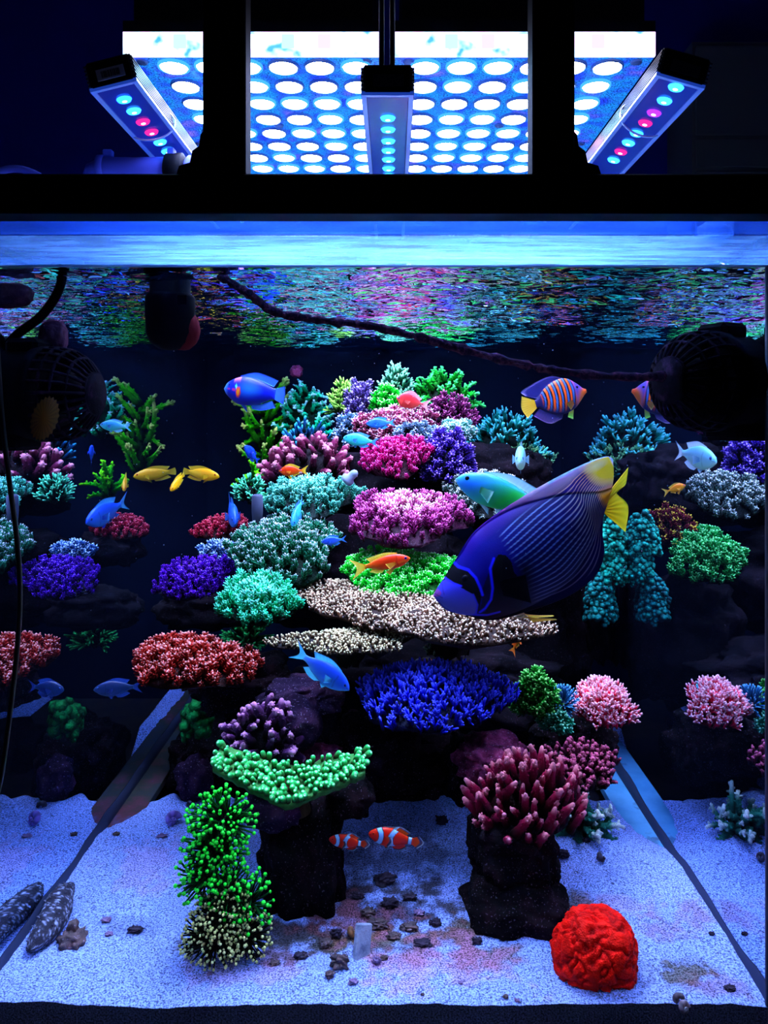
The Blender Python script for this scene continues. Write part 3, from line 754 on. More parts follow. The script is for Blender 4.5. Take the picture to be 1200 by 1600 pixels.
def _t_tent(r):
    b = r.normal(0, .18, 2); z = np.linspace(0, 1, 5)
    V, T, t = tube(np.stack([b[0] * z ** 2, b[1] * z ** 2, z * .9], 1), [.05, .052, .048, .045, .045], 5)
    v, f = ico(1)
    return merge([(V, T, t * .55), (v * .095 + (b[0], b[1], .93), f, np.full(len(v), 1.))])
TPL = {}
def templates(style):
    if style not in TPL:
        r = np.random.default_rng(len(TPL) + 3)
        TPL[style] = [globals()['_t_' + style](r) for _ in range(4)]
    return TPL[style]
def frames(D, r):
    """rotation matrices that take +z to the unit vectors D, with a random spin"""
    n = len(D); a = r.normal(size=(n, 3))
    x = np.cross(a, D); x /= np.linalg.norm(x, axis=1, keepdims=True) + 1e-9
    return np.stack([x, np.cross(D, x), D], 2)
def cluster(pts, D, L, style, fat, r, lift=None):
    R = frames(D, r); out = []
    tp = templates(style)
    S = np.stack([L * fat, L * fat, L], 1)
    which = r.integers(0, len(tp), len(pts))
    for k, (V, T, t) in enumerate(tp):
        s = np.nonzero(which == k)[0]
        if not len(s): continue
        W = (V[None] * S[s][:, None]) @ np.transpose(R[s], (0, 2, 1)) + pts[s][:, None]
        tt = np.broadcast_to(t, (len(s), len(t)))
        if lift is not None: tt = np.clip(tt * .8 + lift[s][:, None] * t[None], 0, 1)
        TT = (T[None] + (np.arange(len(s)) * len(V))[:, None, None]).reshape(-1, 3)
        out.append((W.reshape(-1, 3), TT, tt.ravel()))
    return merge(out)
def coral_cols(cols, br=1.):
    out = []
    for h, k in zip(cols, (.15, .48, .95)):  # stems darkened extra for the shade between branches, tips naturally pale
        c = lin(h) / LT * k * br
        g = c.mean(); c = np.clip(g + (c - g) * 1.12, .001, .92)
        out.append(c)
    return out
CS = [100]
def coral(label, name, box, Y, style, cols, n, L, fat=1.0, lean=.35, deep=.8, single=False, elmin=-8, rimtip=0., flat_top=0., tilt=0., lob=.12, jit=.16, stalk=.5, group=None, bump=.5, body=.9, disc=None, br=1., rim=None):
    """a colony that fills the pixel box at depth Y. n branchlets of length L (m) grow out of a lobed cushion"""
    CS[0] += 1; r = np.random.default_rng(CS[0])
    x0, y0, x1, y1 = box
    W, H = (x1 - x0) / F * Y, (y1 - y0) / F * Y
    a, c = max(W / 2 - L * .55, W * .16), max(H - L * .85, H * .18)
    b = a * deep
    base = P((x0 + x1) / 2, y1, Y)
    m = tipmat(name + '_skin', *coral_cols(cols, br), bump=bump, rim=alb(rim) if rim else None)
    root = empty(name, base, label, 'coral', group)
    root.rotation_euler = (0, tilt, 0)
    ph = r.uniform(0, 6.28, 3)
    def lobes(az): return 1 + lob * np.sin(2 * az + ph[0]) + lob * .8 * np.sin(3 * az + ph[1]) + lob * .6 * np.sin(5 * az + ph[2])
    i = np.arange(n); s0 = math.sin(math.radians(elmin))
    se = s0 + (1 - s0) * (i + .5) / n
    el = np.arcsin(se); az = i * 2.399963 + r.normal(0, .12, n)
    ce = np.cos(el); lo = lobes(az)
    pts = np.stack([a * ce * lo * np.cos(az), b * ce * lo * np.sin(az), c * se * (1 + .10 * np.sin(az * 2 + ph[1]))], 1)
    N = np.stack([ce * np.cos(az) / a, ce * np.sin(az) / b, se / c], 1); N /= np.linalg.norm(N, axis=1, keepdims=True)
    N = N * np.array([1, 1, 1 - flat_top]) + 0
    D = N * (1 - lean) + np.array([0, 0, 1.]) * lean + r.normal(0, jit, (n, 3))
    D /= np.linalg.norm(D, axis=1, keepdims=True)
    Ls = L * (r.uniform(.5, 1.15, n) if single else r.uniform(.7, 1.15, n))
    if disc is not None:                                  # a plate tipped towards the light: points over an oval with a low crown
        a = W / 2 - L * .3; b = a * deep
        view = math.atan2((y0 + y1) / 2 - PPY, F)
        tau = math.asin(max(.05, min(.85, (H - L * .75) / (2 * b)))) - view
        q = np.sqrt((i + .5) / n); lo = lobes(az)
        ex, ey = q * np.cos(az) * lo, q * np.sin(az) * lo
        crown = disc * a * (1 - q ** 2)
        ct_, st_ = math.cos(tau), math.sin(tau)
        mid = H / 2 - L * .35
        def lay(x_, y_, h_): return np.stack([x_ + 0 * h_, y_ * ct_ - h_ * st_, mid + y_ * st_ + h_ * ct_], -1)
        pts = lay(a * ex, b * ey, crown)
        N = lay(ex * (.35 + disc), ey * (.35 + disc), np.full(n, .8)) - lay(0 * ex, 0 * ey, np.zeros(n))
        D = N * (1 - lean) + np.array([0, 0, 1.]) * lean + r.normal(0, jit, (n, 3)); D /= np.linalg.norm(D, axis=1, keepdims=True)
        Ls = Ls * (1 - .25 * q ** 3)
        lift = rimtip * np.clip((q - .72) / .28, 0, 1) if rimtip else None
    pts = pts - D * (L * .12)
    lift = rimtip * np.clip(1 - se / .35, 0, 1) if rimtip else None
    # cushion and stem
    K = 26; th = np.linspace(0, 2 * np.pi, K, endpoint=False); lo = lobes(th)
    prof = [(.02, 1), (.35, .93), (.62, .78), (.82, .55), (.95, .25), (1.0, 0), (.9, -.14), (.55, -.3), (.3, -.55), (.2, -1)]
    V = []
    for q, h in prof:
        zz = c * h * body if h >= 0 else h * (stalk * a)
        f_ = lo if q > .5 else 1
        V.append(np.stack([a * q * body * f_ * np.cos(th), b * q * body * f_ * np.sin(th), np.full(K, zz)], 1))
    if disc is not None:
        V = []
        for q, h in [(.02, 1), (.4, .9), (.7, .55), (.93, .12), (1.0, -.02), (.93, -.10), (.6, -.16), (.35, -.3), (.18, -.62), (.15, -1)]:
            f_ = lo if q > .5 else 1
            V.append(lay(a * q * .97 * f_ * np.cos(th), b * q * .97 * f_ * np.sin(th), np.full(K, disc * a * h if h > 0 else h * stalk * a * .8)))
        prof = V
    V = np.concatenate(V); V += .05 * a * r.normal(size=V.shape) * .5
    Q = np.array([(k * K + j, k * K + (j + 1) % K, (k + 1) * K + (j + 1) % K, (k + 1) * K + j) for k in range(len(prof) - 1) for j in range(K)])[:, ::-1]
    mesh('base', V, Q, m, root, tip=np.zeros(len(V)))
    if single:                                            # each branch is a part of its own
        tp = templates(style); mes = []
        R = frames(D, r)
        for k in range(n):
            w_ = k % len(tp)
            if w_ >= len(mes):
                v, f, t = tp[w_]
                o = mesh('branch', v, f, m, root, tip=t); mes.append(o.data)
            else:
                o = bpy.data.objects.new('branch', mes[w_]); COL.objects.link(o); o.parent = root
            M = Matrix([[*(R[k][row] * np.array([Ls[k] * fat, Ls[k] * fat, Ls[k]])), pts[k][row]] for row in range(3)] + [[0, 0, 0, 1]])
            o.matrix_local = M
    else:
        v, f, t = cluster(pts, D, Ls, style, fat, r, lift)
        o = mesh('branch_tips', v, f, m, root, tip=t); o['kind'] = 'stuff'
    return root
TC, BC, FC = 'table_coral', 'branching_coral', 'finger_coral'
# --- top of the reef
coral('green long-armed staghorn reaching up behind the blue wrasse', BC, (372, 578, 456, 735), 2.2, 'stag', ('0a3010', '34a828', '98f870'), 30, .105, .85, .45, .8, True, 0, jit=.3, body=.7, br=2.2)
coral('turquoise stubby bush coral beside the green staghorn', BC, (436, 592, 515, 672), 2.2, 'stag', ('064038', '18c8a8', '7cffe8'), 60, .045, 1.5, .3, .7, False, jit=.25, br=1.8)
coral('dark blue thin-fingered coral between staghorn and purple finger coral', BC, (436, 655, 522, 715), 1.93, 'finger', ('06142a', '1650a0', '3f9be0'), 60, .04, .55, .5, .6)
coral('bright green two-armed sprout below the blue wrasse', BC, (370, 716, 428, 775), 1.98, 'stag', ('063808', '18c020', '66ff48'), 16, .06, 1.1, .45, .6, True, 0, jit=.3)
coral('olive thin-twigged coral at the shoulder of the lavender coral', BC, (512, 588, 566, 645), 1.99, 'fork', ('0c2410', '3c7a38', '8cc870'), 60, .04, 1, .5, .6)
coral('lavender twig coral between olive coral and lime tuft', BC, (530, 590, 592, 658), 1.97, 'nubby', ('18143c', '6a5ad0', 'b8b0ff'), 70, .04, .9, .6, .6)
coral('pale blue-lilac knobby coral under the lavender twig coral', BC, (520, 640, 575, 692), 1.93, 'nubby', ('101c40', '5a88d8', 'c8d0ff'), 50, .03, 1.2, .4, .6)
coral('dark teal twiggy coral at the very top of the reef', BC, (590, 566, 648, 628), 2.02, 'fork', ('041c18', '1c7a68', '84e8c8'), 70, .04, 1, .55, .6)
coral('lime tuft coral tucked behind the red-pink anthias', BC, (578, 598, 632, 640), 1.95, 'nubby', ('0c6028', '28e850', '90ffa0'), 50, .028, 1.2, .5, .6, br=1.8)
coral('bright green knobby coral crowning the reef summit', BC, (636, 572, 746, 640), 2.02, 'stag', ('04381c', '10b040', '50ff88'), 80, .05, 1.5, .5, .5, lob=.2, jit=.3)
coral('dusky mauve bush behind the tail of the red-pink anthias', BC, (662, 612, 742, 672), 1.96, 'nubby', ('28103c', '84388c', 'c070c0'), 70, .035, 1.1, .4, .6)
coral('salmon-pink coral with pale tips above the two middle chromis', BC, (560, 622, 682, 700), 1.9, 'nubby', ('4a1c50', 'c860a8', 'f4c8ff'), 150, .03, 1.25, .4, .6, disc=0.25)
coral('pale ice-blue knob coral above the magenta coral', BC, (608, 655, 690, 708), 1.86, 'nubby', ('182c60', '7098e0', 'e0f0ff'), 80, .026, 1.25, .35, .6)
coral('frosty white-mint coral next to the dark teal thicket', BC, (682, 640, 745, 705), 1.88, 'nubby', ('1a4058', '68b8d0', 'd8ffff'), 70, .03, 1.2, .35, .6, disc=0.22)
coral('teal thicket spreading under the regal angelfish', BC, (715, 640, 858, 738), 2.18, 'fork', ('04282c', '16909c', '58e8dc'), 170, .046, 1, .3, .5, jit=.28, br=1.6)
coral('teal-brown twigs hanging at the thicket edge by the pale chromis', BC, (742, 688, 868, 740), 2.12, 'fork', ('06181c', '1c6068', '66a088'), 70, .04, .9, .2, .5, jit=.3, disc=0.15)
coral('violet bush coral between the magenta coral and teal thicket', BC, (654, 668, 745, 745), 1.83, 'nubby', ('180a50', '5038d8', '9a84ff'), 130, .033, 1.05, .4, .6)
coral('magenta dense table coral under the cyan chromis', TC, (555, 678, 682, 745), 1.78, 'nubby', ('500840', 'd028a0', 'ff78d8'), 170, .028, .85, .45, .7, disc=0.22)
coral('mauve thick-fingered coral behind the small orange anthias', FC, (414, 672, 560, 750), 1.84, 'finger', ('28102c', '84306c', 'd87cb0'), 75, .045, 1.15, .45, .6, True, jit=.22)
# --- middle
coral('pale aqua table coral under the small orange anthias', TC, (400, 742, 572, 806), 1.69, 'nubby', ('083038', '3c98a0', '70d8d0'), 170, .03, .95, .35, .7, rimtip=.2, disc=0.22, br=1.2, rim='d8fff8')
coral('dim teal tuft beside the aqua table coral', BC, (364, 738, 418, 780), 1.74, 'fork', ('04201c', '1c7068', '5cc8b8'), 50, .03, 1, .3, .6)
coral('pink table coral with a white fringe above the lime coral', TC, (528, 762, 748, 846), 1.58, 'nubby', ('5a1c58', 'a83ca8', 'd478d8'), 220, .036, .85, .5, .7, rimtip=.5, disc=0.16, rim='f0e8ff', br=.8)
coral('grey-white twiggy coral behind the green wrasse', BC, (684, 732, 838, 806), 1.77, 'nubby', ('10202c', '5c7890', 'd4e0f0'), 150, .034, .95, .4, .6, disc=0.2)
coral('big lavender and sea-green bushy coral behind the tiny chromis', BC, (346, 800, 542, 908), 1.58, 'nubby', ('0a3830', '2c8478', 'a4a8ff'), 330, .034, .72, .5, .75, disc=0.28, br=1.25)
coral('crimson flat coral strip under the upright blue chromis', TC, (300, 804, 398, 842), 1.9, 'nubby', ('400820', 'b02c58', 'e46490'), 110, .024, 1.1, .4, .7, disc=0.2)
coral('periwinkle coral clump behind the purple table coral', BC, (310, 834, 378, 890), 1.7, 'nubby', ('101c60', '4470e0', 'a8ccff'), 80, .032, 1, .5, .6, disc=0.25)
coral('deep purple table coral jutting from the reef beside its reflection', TC, (238, 862, 384, 936), 1.58, 'nubby', ('180848', '4c24c8', '7c60ff'), 190, .024, 1.0, .5, .6, rimtip=.1, disc=0.12, br=1.5)
coral('mint staghorn table of rows of upright twigs', TC, (330, 888, 474, 975), 1.46, 'nubby', ('063c34', '2cb898', '60ecc8'), 140, .034, .95, .45, .7, rimtip=.2, disc=0.18, br=1.3, rim='b0fff0')
coral('lime-green tufted coral behind the big orange anthias', BC, (536, 846, 722, 940), 1.52, 'nubby', ('087028', '20e850', '84ffa0'), 360, .024, 1.1, .45, .75, disc=0.15, br=2.0)
coral('broad tan table coral beneath the emperor angelfish head', TC, (462, 902, 705, 972), 1.46, 'finger', ('5c4448', 'a88488', 'dcc4cc'), 1500, .0115, 1.15, .35, .8, flat_top=.2, lob=.16, disc=0.1, br=.8)
coral('tan table coral tier passing under the emperor angelfish', TC, (556, 930, 858, 1000), 1.38, 'finger', ('5c4448', 'a88488', 'dcc4d4'), 1500, .0115, 1.15, .35, .55, lob=.16, disc=0.08, br=.8)
coral('lowest narrow tan coral tier above the big blue chromis', TC, (446, 976, 642, 1024), 1.34, 'finger', ('342830', '94807c', 'd8ccc8'), 800, .0112, 1.15, .35, .55, lob=.18, disc=0.06, br=.8)
coral('small green-grey coral button under the tan tiers', BC, (664, 994, 712, 1020), 1.42, 'finger', ('142c24', '4c8c74', 'b0e0c8'), 90, .012, 1.2, .4, .7)
coral('dark green feathery coral half hidden under the mint staghorn', BC, (352, 945, 418, 1005), 1.88, 'fork', ('03180c', '0e5838', '2c9060'), 60, .05, .8, .3, .6)
coral('rusty-red table coral of thick twigs over the brown foot strip', TC, (190, 990, 412, 1072), 1.385, 'nubby', ('440e14', 'a83038', 'd488a4'), 190, .032, 1.15, .4, .6, rimtip=0., tilt=.03, disc=0.15)
coral('indigo-blue dense coral bush in the reef middle', BC, (556, 1032, 802, 1142), 1.34, 'fork', ('04044c', '1010d0', '4048ff'), 420, .034, .95, .4, .7, lob=.08, disc=0.3, br=1.5)
coral('small pink knob coral peeping above the indigo bush', BC, (648, 1022, 686, 1050), 1.45, 'bubble', ('601838', 'e07098', 'ffc8d8'), 20, .022, 1.1, .4, .6)
coral('small dark green twig coral to the side of the indigo bush', BC, (802, 1044, 872, 1112), 1.42, 'nubby', ('062c10', '1c8c34', '7ce890'), 75, .03, 1.15, .5, .7)
coral('small turquoise-green twig coral under the blue anemone-like tufts', BC, (846, 1104, 890, 1140), 1.4, 'nubby', ('063030', '1c9484', '80f0d0'), 36, .026, 1.2, .4, .7)
coral('coral-pink bushy fan on the reef corner over the blue strip', BC, (886, 1056, 996, 1138), 1.42, 'fork', ('7c1430', 'f03870', 'ff98cc'), 230, .032, 1.05, .45, .7, disc=0.35)
coral('maroon honeycomb table coral behind the thick-fingered pink coral', TC, (846, 1146, 974, 1232), 1.3, 'finger', ('200820', '6c2454', 'a85890'), 150, .021, 1.25, .3, .6, disc=0.1, br=.6)
coral('thick-fingered rosy pink coral on the black rock column', FC, (726, 1165, 922, 1282), 1.24, 'finger', ('34081c', 'a02860', 'dc78a4'), 120, .046, .78, 0.62, .75, True, -5, jit=.2, stalk=.35)
coral('short-fingered purple coral on the dark ledge above the mint coral', FC, (346, 1088, 474, 1172), 1.29, 'finger', ('1c1028', '58307c', 'a878c0'), 62, .034, 1.2, .4, .7, True, -5, jit=.2)
coral('frosty teal staghorn lying low on the sand by the blue strip', BC, (866, 1236, 962, 1300), 1.4, 'stag', ('0c3038', '3c98a0', 'b8f4f4'), 30, .052, 1.5, .2, .6, True, 0, jit=.3)
coral('topmost aqua bubble-knobbed coral against the side pane behind the emperor tail', BC, (922, 800, 977, 858), 1.63, 'bubble', ('042430', '0c7c8c', '3cc8cc'), 150, .022, 1.1, .3, .7, br=.55)
coral('middle aqua bubble-knobbed coral under the emperor tail', BC, (938, 852, 978, 902), 1.62, 'bubble', ('042430', '0c7080', '34bcc4'), 130, .022, 1.1, .3, .7, br=.55)
coral('lowest and dimmest aqua bubble-knobbed coral by the side pane', BC, (914, 896, 964, 958), 1.62, 'bubble', ('041c2c', '0a5470', '2894ac'), 140, .022, 1.1, .3, .7, br=.55)
coral('fresh green feathery coral hidden mostly behind the emperor angelfish', BC, (770, 822, 905, 910), 1.66, 'nubby', ('063418', '1c9c58', '70f0a0'), 200, .032, 1, .4, .7, disc=0.25)
coral('wine-red and yellow coral behind the emperor angelfish body', BC, (830, 788, 915, 845), 1.72, 'nubby', ('280818', '702040', 'b0a050'), 90, .03, 1, .4, .7)
coral('deep green lumpy coral low behind the brown filmed strip', BC, (285, 1085, 330, 1140), 1.6, 'bubble', ('042410', '0c5434', '147444'), 40, .04, 1.1, .4, .6)
# winged plate coral with round knobs
def winged():
    r = np.random.default_rng(55); Y = 1.2
    root = empty('plate_coral', P(455, 1232, Y), 'mint winged plate coral studded with round pink-eyed knobs', 'coral')
    m = tipmat('plate_coral_skin', *coral_cols(('6a5844', '3fe090', 'dcf0d0'), 1.3), .4)
    sx = 1 / F * Y
    U = []; 
    def surf(u, v):                                       # u along the wings, v from the back to the front lip
        x = -116 + 232 * u; e = abs(u - .5) * 2
        z = 6 + 46 * np.where(u < .5, e ** 1.1, .80 * e ** 1.0) + (8 - 18 * v) * (1 - .5 * e)
        y = (v - .5) * (-92 + 34 * e)
        return np.stack([x * sx, y * sx, z * sx], -1)
    nu, nv = 48, 14
    u, v = np.meshgrid(np.linspace(0, 1, nu), np.linspace(0, 1, nv))
    top = surf(u, v).reshape(-1, 3) + r.normal(0, .0008, (nu * nv, 3))
    bot = top * (1, .92, 1) + (0, 0, -.010)
    gq = (np.arange(nv - 1)[:, None] * nu + np.arange(nu - 1)[None]).ravel()
    Q = np.stack([gq, gq + 1, gq + nu + 1, gq + nu], 1); n0 = nu * nv
    ring = np.concatenate([np.arange(nu), np.arange(1, nv) * nu + nu - 1, (nv - 1) * nu + np.arange(nu - 2, -1, -1), np.arange(nv - 2, 0, -1) * nu])
    E = np.stack([ring, np.roll(ring, -1), np.roll(ring, -1) + n0, ring + n0], 1)
    mesh('base', np.concatenate([top, bot]), [Q[:, ::-1], Q + n0, E], m, root, tip=np.full(2 * n0, .2))
    K = MB(); K.lathe([(.03, .01), (.022, -.01), (.03, -.04)], (0, .01, 0), seg=18); K.build('stem', m, root, smooth=True)
    N = 290
    uu, vv = r.uniform(.01, .99, N), r.uniform(0, 1, N) ** .7
    p = surf(uu, vv)
    D = np.stack([(uu - .5) * .9, -.55 * vv - .1 + 0 * uu, np.ones(N) * .8], 1) + r.normal(0, .18, (N, 3))
    D /= np.linalg.norm(D, axis=1, keepdims=True)
    tp = templates('knob'); R = frames(D, r); mes = []
    for k in range(N):
        L = r.uniform(.009, .017)
        if k < 4:
            o = mesh('knob', *tp[k][:2], m, root, tip=tp[k][2]); mes.append(o.data)
        else:
            o = bpy.data.objects.new('knob', mes[k % 4]); COL.objects.link(o); o.parent = root
        o.matrix_local = Matrix([[*(R[k][i] * L * np.array([1.05, 1.05, 1])), p[k][i]] for i in range(3)] + [[0, 0, 0, 1]])
winged()
# torch corals
def torch(label, blobs, Y, cols, n, L, fat=1., keepback=.25):
    CS[0] += 1; r = np.random.default_rng(CS[0])
    cx = np.mean([b[0] for b in blobs]); cz = max(b[1] + b[3] for b in blobs)
    origin = P(cx, cz, Y)
    root = empty('torch_coral', origin, label, 'coral', 'torch corals')
    m = tipmat('torch_coral_skin', *[alb(h, q) for h, q in zip(cols, (.4, .5, 1))], bump=.1, rough=.3)
    sk = MB(); pts = []; DD = []
    v, f = ico(2)
    tot = sum(b[2] * b[3] for b in blobs)
    for bx, by, rx, rz, dy in blobs:
        c = np.array(P(bx, by, Y + dy) - origin); s = np.array([rx, min(rx, rz), rz]) / F * Y
        sk.add(v * s * .62 + c, f)
        k = int(n * rx * rz / tot); i = np.arange(k)
        se = 1 - 2 * (i + .5) / k; az = i * 2.399963
        N = np.stack([np.sqrt(1 - se ** 2) * np.cos(az), np.sqrt(1 - se ** 2) * np.sin(az), se], 1)
        N = N[(N[:, 1] < keepback) & (N[:, 2] > -.75)]
        pts.append(N * s * .55 + c); DD.append(N * (1, 1, 1) + (0, -.1, .25) + r.normal(0, .22, N.shape))
    pts = np.concatenate(pts); D = np.concatenate(DD); D /= np.linalg.norm(D, axis=1, keepdims=True)
    sk.build('skeleton', R_dark, root, smooth=True)
    v, f, t = cluster(pts, D, L * r.uniform(.75, 1.2, len(pts)), 'tent', fat, r)
    o = mesh('tentacles', v, f, m, root, tip=t); o['kind'] = 'stuff'
torch('glowing green torch coral of three heads with bulb-tipped tentacles', [(347, 1280, 40, 34, .0), (336, 1328, 34, 32, -.01), (322, 1366, 26, 28, -.02), (356, 1385, 26, 26, -.02), (388, 1408, 20, 30, -.02)], 1.13, ('02300f', '0f7a3c', '2cff50'), 900, .029, 1.05)
torch('brown torch coral with pale-tipped tentacles on the sand', [(350, 1425, 38, 36, -.02), (335, 1462, 46, 34, -.03), (382, 1458, 32, 34, -.02)], 1.12, ('080a06', '26301c', 'a0a884'), 1000, .024, .92)
# tuft anemones
def tuft(label, px, py, rad, Y, cols, n):
    CS[0] += 1; r = np.random.default_rng(CS[0]); origin = P(px, py + rad * .5, Y)
    root = empty('tuft_anemone', origin, label, 'anemone', 'blue tuft anemones')
    m = tipmat('tuft_anemone_skin', *[alb(h, .6) for h in cols], bump=.1)
    R_ = rad / F * Y; v, f = ico(2)
    mesh('disc', v * (R_ * .55, R_ * .5, R_ * .4), f, m, root, tip=np.full(len(v), .1))
    i = np.arange(n); se = -.1 + 1.1 * (i + .5) / n; az = i * 2.4
    D = np.stack([np.sqrt(1 - se ** 2) * np.cos(az), np.sqrt(1 - se ** 2) * np.sin(az), se], 1) + r.normal(0, .12, (n, 3)); D /= np.linalg.norm(D, axis=1, keepdims=True)
    V, T, t = cluster(D * R_ * .3, D, np.full(n, R_ * .8), 'fine', .45, r)
    o = mesh('tentacles', V, T, m, root, tip=t); o['kind'] = 'stuff'
tuft('blue spiny tuft anemone next to the small green twig coral', 880, 1088, 30, 1.43, ('081c40', '1c64c0', '58a8ff'), 190)
tuft('paler blue spiny tuft anemone peeping behind the coral-pink bushy fan', 926, 1078, 26, 1.47, ('0c2c50', '2c88d0', '88d0ff'), 170)
# red brain coral
def brain():
    Y = 1.065; c = P(932, 1486, Y)
    root = empty('brain_coral', c + Vector((0, 0, -.06)), 'glowing red folded brain coral on the white sand', 'coral')
    V, T = ico(6); S = np.array([68, 62, 66]) / F * Y
    out = []; t = []
    for v in V:
        p = Vector(v) * 2.9
        wv = Vector((mnoise.noise(p * .9 + Vector((4, 1, 2))), mnoise.noise(p * .9 + Vector((9, 3, 7))), mnoise.noise(p * .9 + Vector((1, 8, 5)))))
        q = mnoise.noise(p * 1.25 + wv * .9)
        ridge = min(1, abs(q) * 3.4) ** .55
        lump = mnoise.noise(Vector(v) * 1.4 + Vector((2, 2, 5)))
        fine = mnoise.noise(Vector(v) * 26)
        out.append(1 + .12 * (ridge - 1) + .13 * lump + .02 * fine + .012 * mnoise.noise(Vector(v) * 50)); t.append(ridge)
    W = V * np.array(out)[:, None]
    W[:, 2] = np.where(W[:, 2] < -.8, -.8 + (W[:, 2] + .8) * .3, W[:, 2])
    m = tipmat('brain_coral_skin', alb('700200', .8), alb('c80804', .8), alb('ec1408', .8), .5, 420, .6)
    mesh('lobes', W * S + (0, 0, .06), T, m, root, tip=np.array(t))
    K = MB(); K.lathe([(.05, .02), (.052, .006), (.044, -.008)], seg=26); K.build('foot', R_rub, root, smooth=True)
brain()
# coralline spots on the back pane
rock('dark red coralline patch on the back pane over the green staghorn', (452, 570, 474, 590), 2.09, .008, R_red, 3, .4, name='coralline_patch', cat='algae')
# pale coral plug
wp = MB().lathe([(.003, -.02), (.014, -.017), (.015, -.008), (.009, -.004), (.009, .008), (.007, .014), (.003, .017)], seg=18)
o = wp.build('frag_plug', flat('white_plug', (.25, .3, .42), .9, .05), smooth=True); o.location = P(549, 744, 1.66); o.rotation_euler = (.3, .8, 0)
tag(o, 'white frag plug lodged above the aqua table coral', 'plug')
o = MB().lathe([(.010, -.03), (.012, .0), (.012, .03), (.009, .034), (.002, .035)], seg=16).build('frag_plug', flat('grey_plug', (.04, .045, .09), .8), smooth=True); o.location = P(402, 798, 1.62)
tag(o, 'grey upright plug standing beside the lavender and sea-green coral', 'plug')
# ---------------------------------------------------------------- fish
FIN = colmat('fins', .45, .25, sss=.4)
FIN_DARK = colmat('dark_fins', .7, .03)
def crv(pts, n):
    p = smooth_path(pts, n); return p
def prof(t, pts):
    """smooth curve through (t, value) pairs"""
    q = smooth_path(pts, 160)
    return np.interp(t, q[:, 0], q[:, 1])
def mixc(a, b, k):
    k = np.clip(k, 0, 1)[..., None]
    return np.asarray(a) * (1 - k) + np.asarray(b) * k
def body_mesh(name, root, L, top, bot, thick, colour, lb=.8, nu=70, nv=28, head_round=True):
    """closed body from nose (x=0) to tail base (x=lb*L); colour(t, v) with v from -1 belly to 1 back"""
    t = np.linspace(0, 1, nu) ** 1.15
    zt, zb, th = prof(t, top) * L, prof(t, bot) * L, np.maximum(prof(t, thick), .004) * L
    a = np.linspace(0, 2 * np.pi, nv, endpoint=False)
    zc, zh = (zt + zb) / 2, (zt - zb) / 2
    V = np.stack([np.repeat((t * lb * L)[:, None], nv, 1), th[:, None] * np.sign(np.cos(a)) * np.abs(np.cos(a)) ** .9, zc[:, None] + zh[:, None] * np.sin(a)], 2)
    col = colour(np.repeat(t[:, None], nv, 1), np.repeat(np.sin(a)[None], nu, 0))
    Vv = V.reshape(-1, 3); Vv = np.concatenate([Vv, V[0].mean(0)[None], V[-1].mean(0)[None]])
    c = np.concatenate([col.reshape(-1, 3), col[0].mean(0)[None], col[-1].mean(0)[None]])
    j = np.arange(nv); jn = (j + 1) % nv
    Q = np.concatenate([np.stack([k * nv + j, k * nv + jn, (k + 1) * nv + jn, (k + 1) * nv + j], 1) for k in range(nu - 1)])
    T = np.concatenate([np.stack([np.full(nv, nu * nv), jn, j], 1), np.stack([np.full(nv, nu * nv + 1), (nu - 1) * nv + j, (nu - 1) * nv + jn], 1)])
    return mesh(name, Vv, [Q, T], FISH, root, col=c)
def fin(name, root, L, base, edge, colour, rays=10, th=.003, curl=0., na=36, nb=9, side=0., flare=0., mat=None):
    """a rayed fin between a base line and an outer edge, both lists of (x, z) in body lengths"""
    A = crv([(x, z) for x, z in base], na); B = crv([(x, z) for x, z in edge], na)
    b = np.linspace(0, 1, nb); a = np.linspace(0, 1, na)
    G = A[:, None] * (1 - b)[None, :, None] + B[:, None] * b[None, :, None]
    ray = (.5 + .5 * np.cos(a * rays * 2 * np.pi))[:, None]
    half = th * (1 - .75 * b)[None] * (.45 + .55 * ray)
    off = curl * (b ** 2)[None] * np.sin(a * 3.1)[:, None] + side + flare * b[None] + 0 * ray
    col = colour(np.repeat(a[:, None], nb, 1), np.repeat(b[None], na, 0)) * (.8 + .2 * ray)[..., None]
    V = np.concatenate([np.stack([G[..., 0], off + s * half, G[..., 1]], 2).reshape(-1, 3) for s in (-1, 1)]) * L
    gq = (np.arange(na - 1)[:, None] * nb + np.arange(nb - 1)[None]).ravel(); N = na * nb
    Q = np.stack([gq, gq + nb, gq + nb + 1, gq + 1], 1)
    ring = np.concatenate([np.arange(nb), np.arange(1, na) * nb + nb - 1, (na - 1) * nb + np.arange(nb - 2, -1, -1), np.arange(na - 2, 0, -1) * nb])
    E = np.stack([ring, np.roll(ring, -1), np.roll(ring, -1) + N, ring + N], 1)
    return mesh(name, V, [Q[:, ::-1], Q + N, E], mat or FIN, root, col=np.concatenate([col.reshape(-1, 3)] * 2))
EYE = colmat('eye_gloss', .4, .12)
def eyes(root, L, x, z, y, r, iris, pupil=(.004, .004, .006), ring=None):
    V, T = ico(3)
    for s in (-1, 1):
        d = V[:, 1] * s
        c = np.where((d > .86)[:, None], np.asarray(pupil), np.asarray(iris))
        if ring is not None: c = np.where(((d < .55))[:, None], np.asarray(ring), c)
        mesh('eye', V * np.array([r, r * .5, r]) * L + np.array([x, s * y, z]) * L, T, EYE, root, col=c)
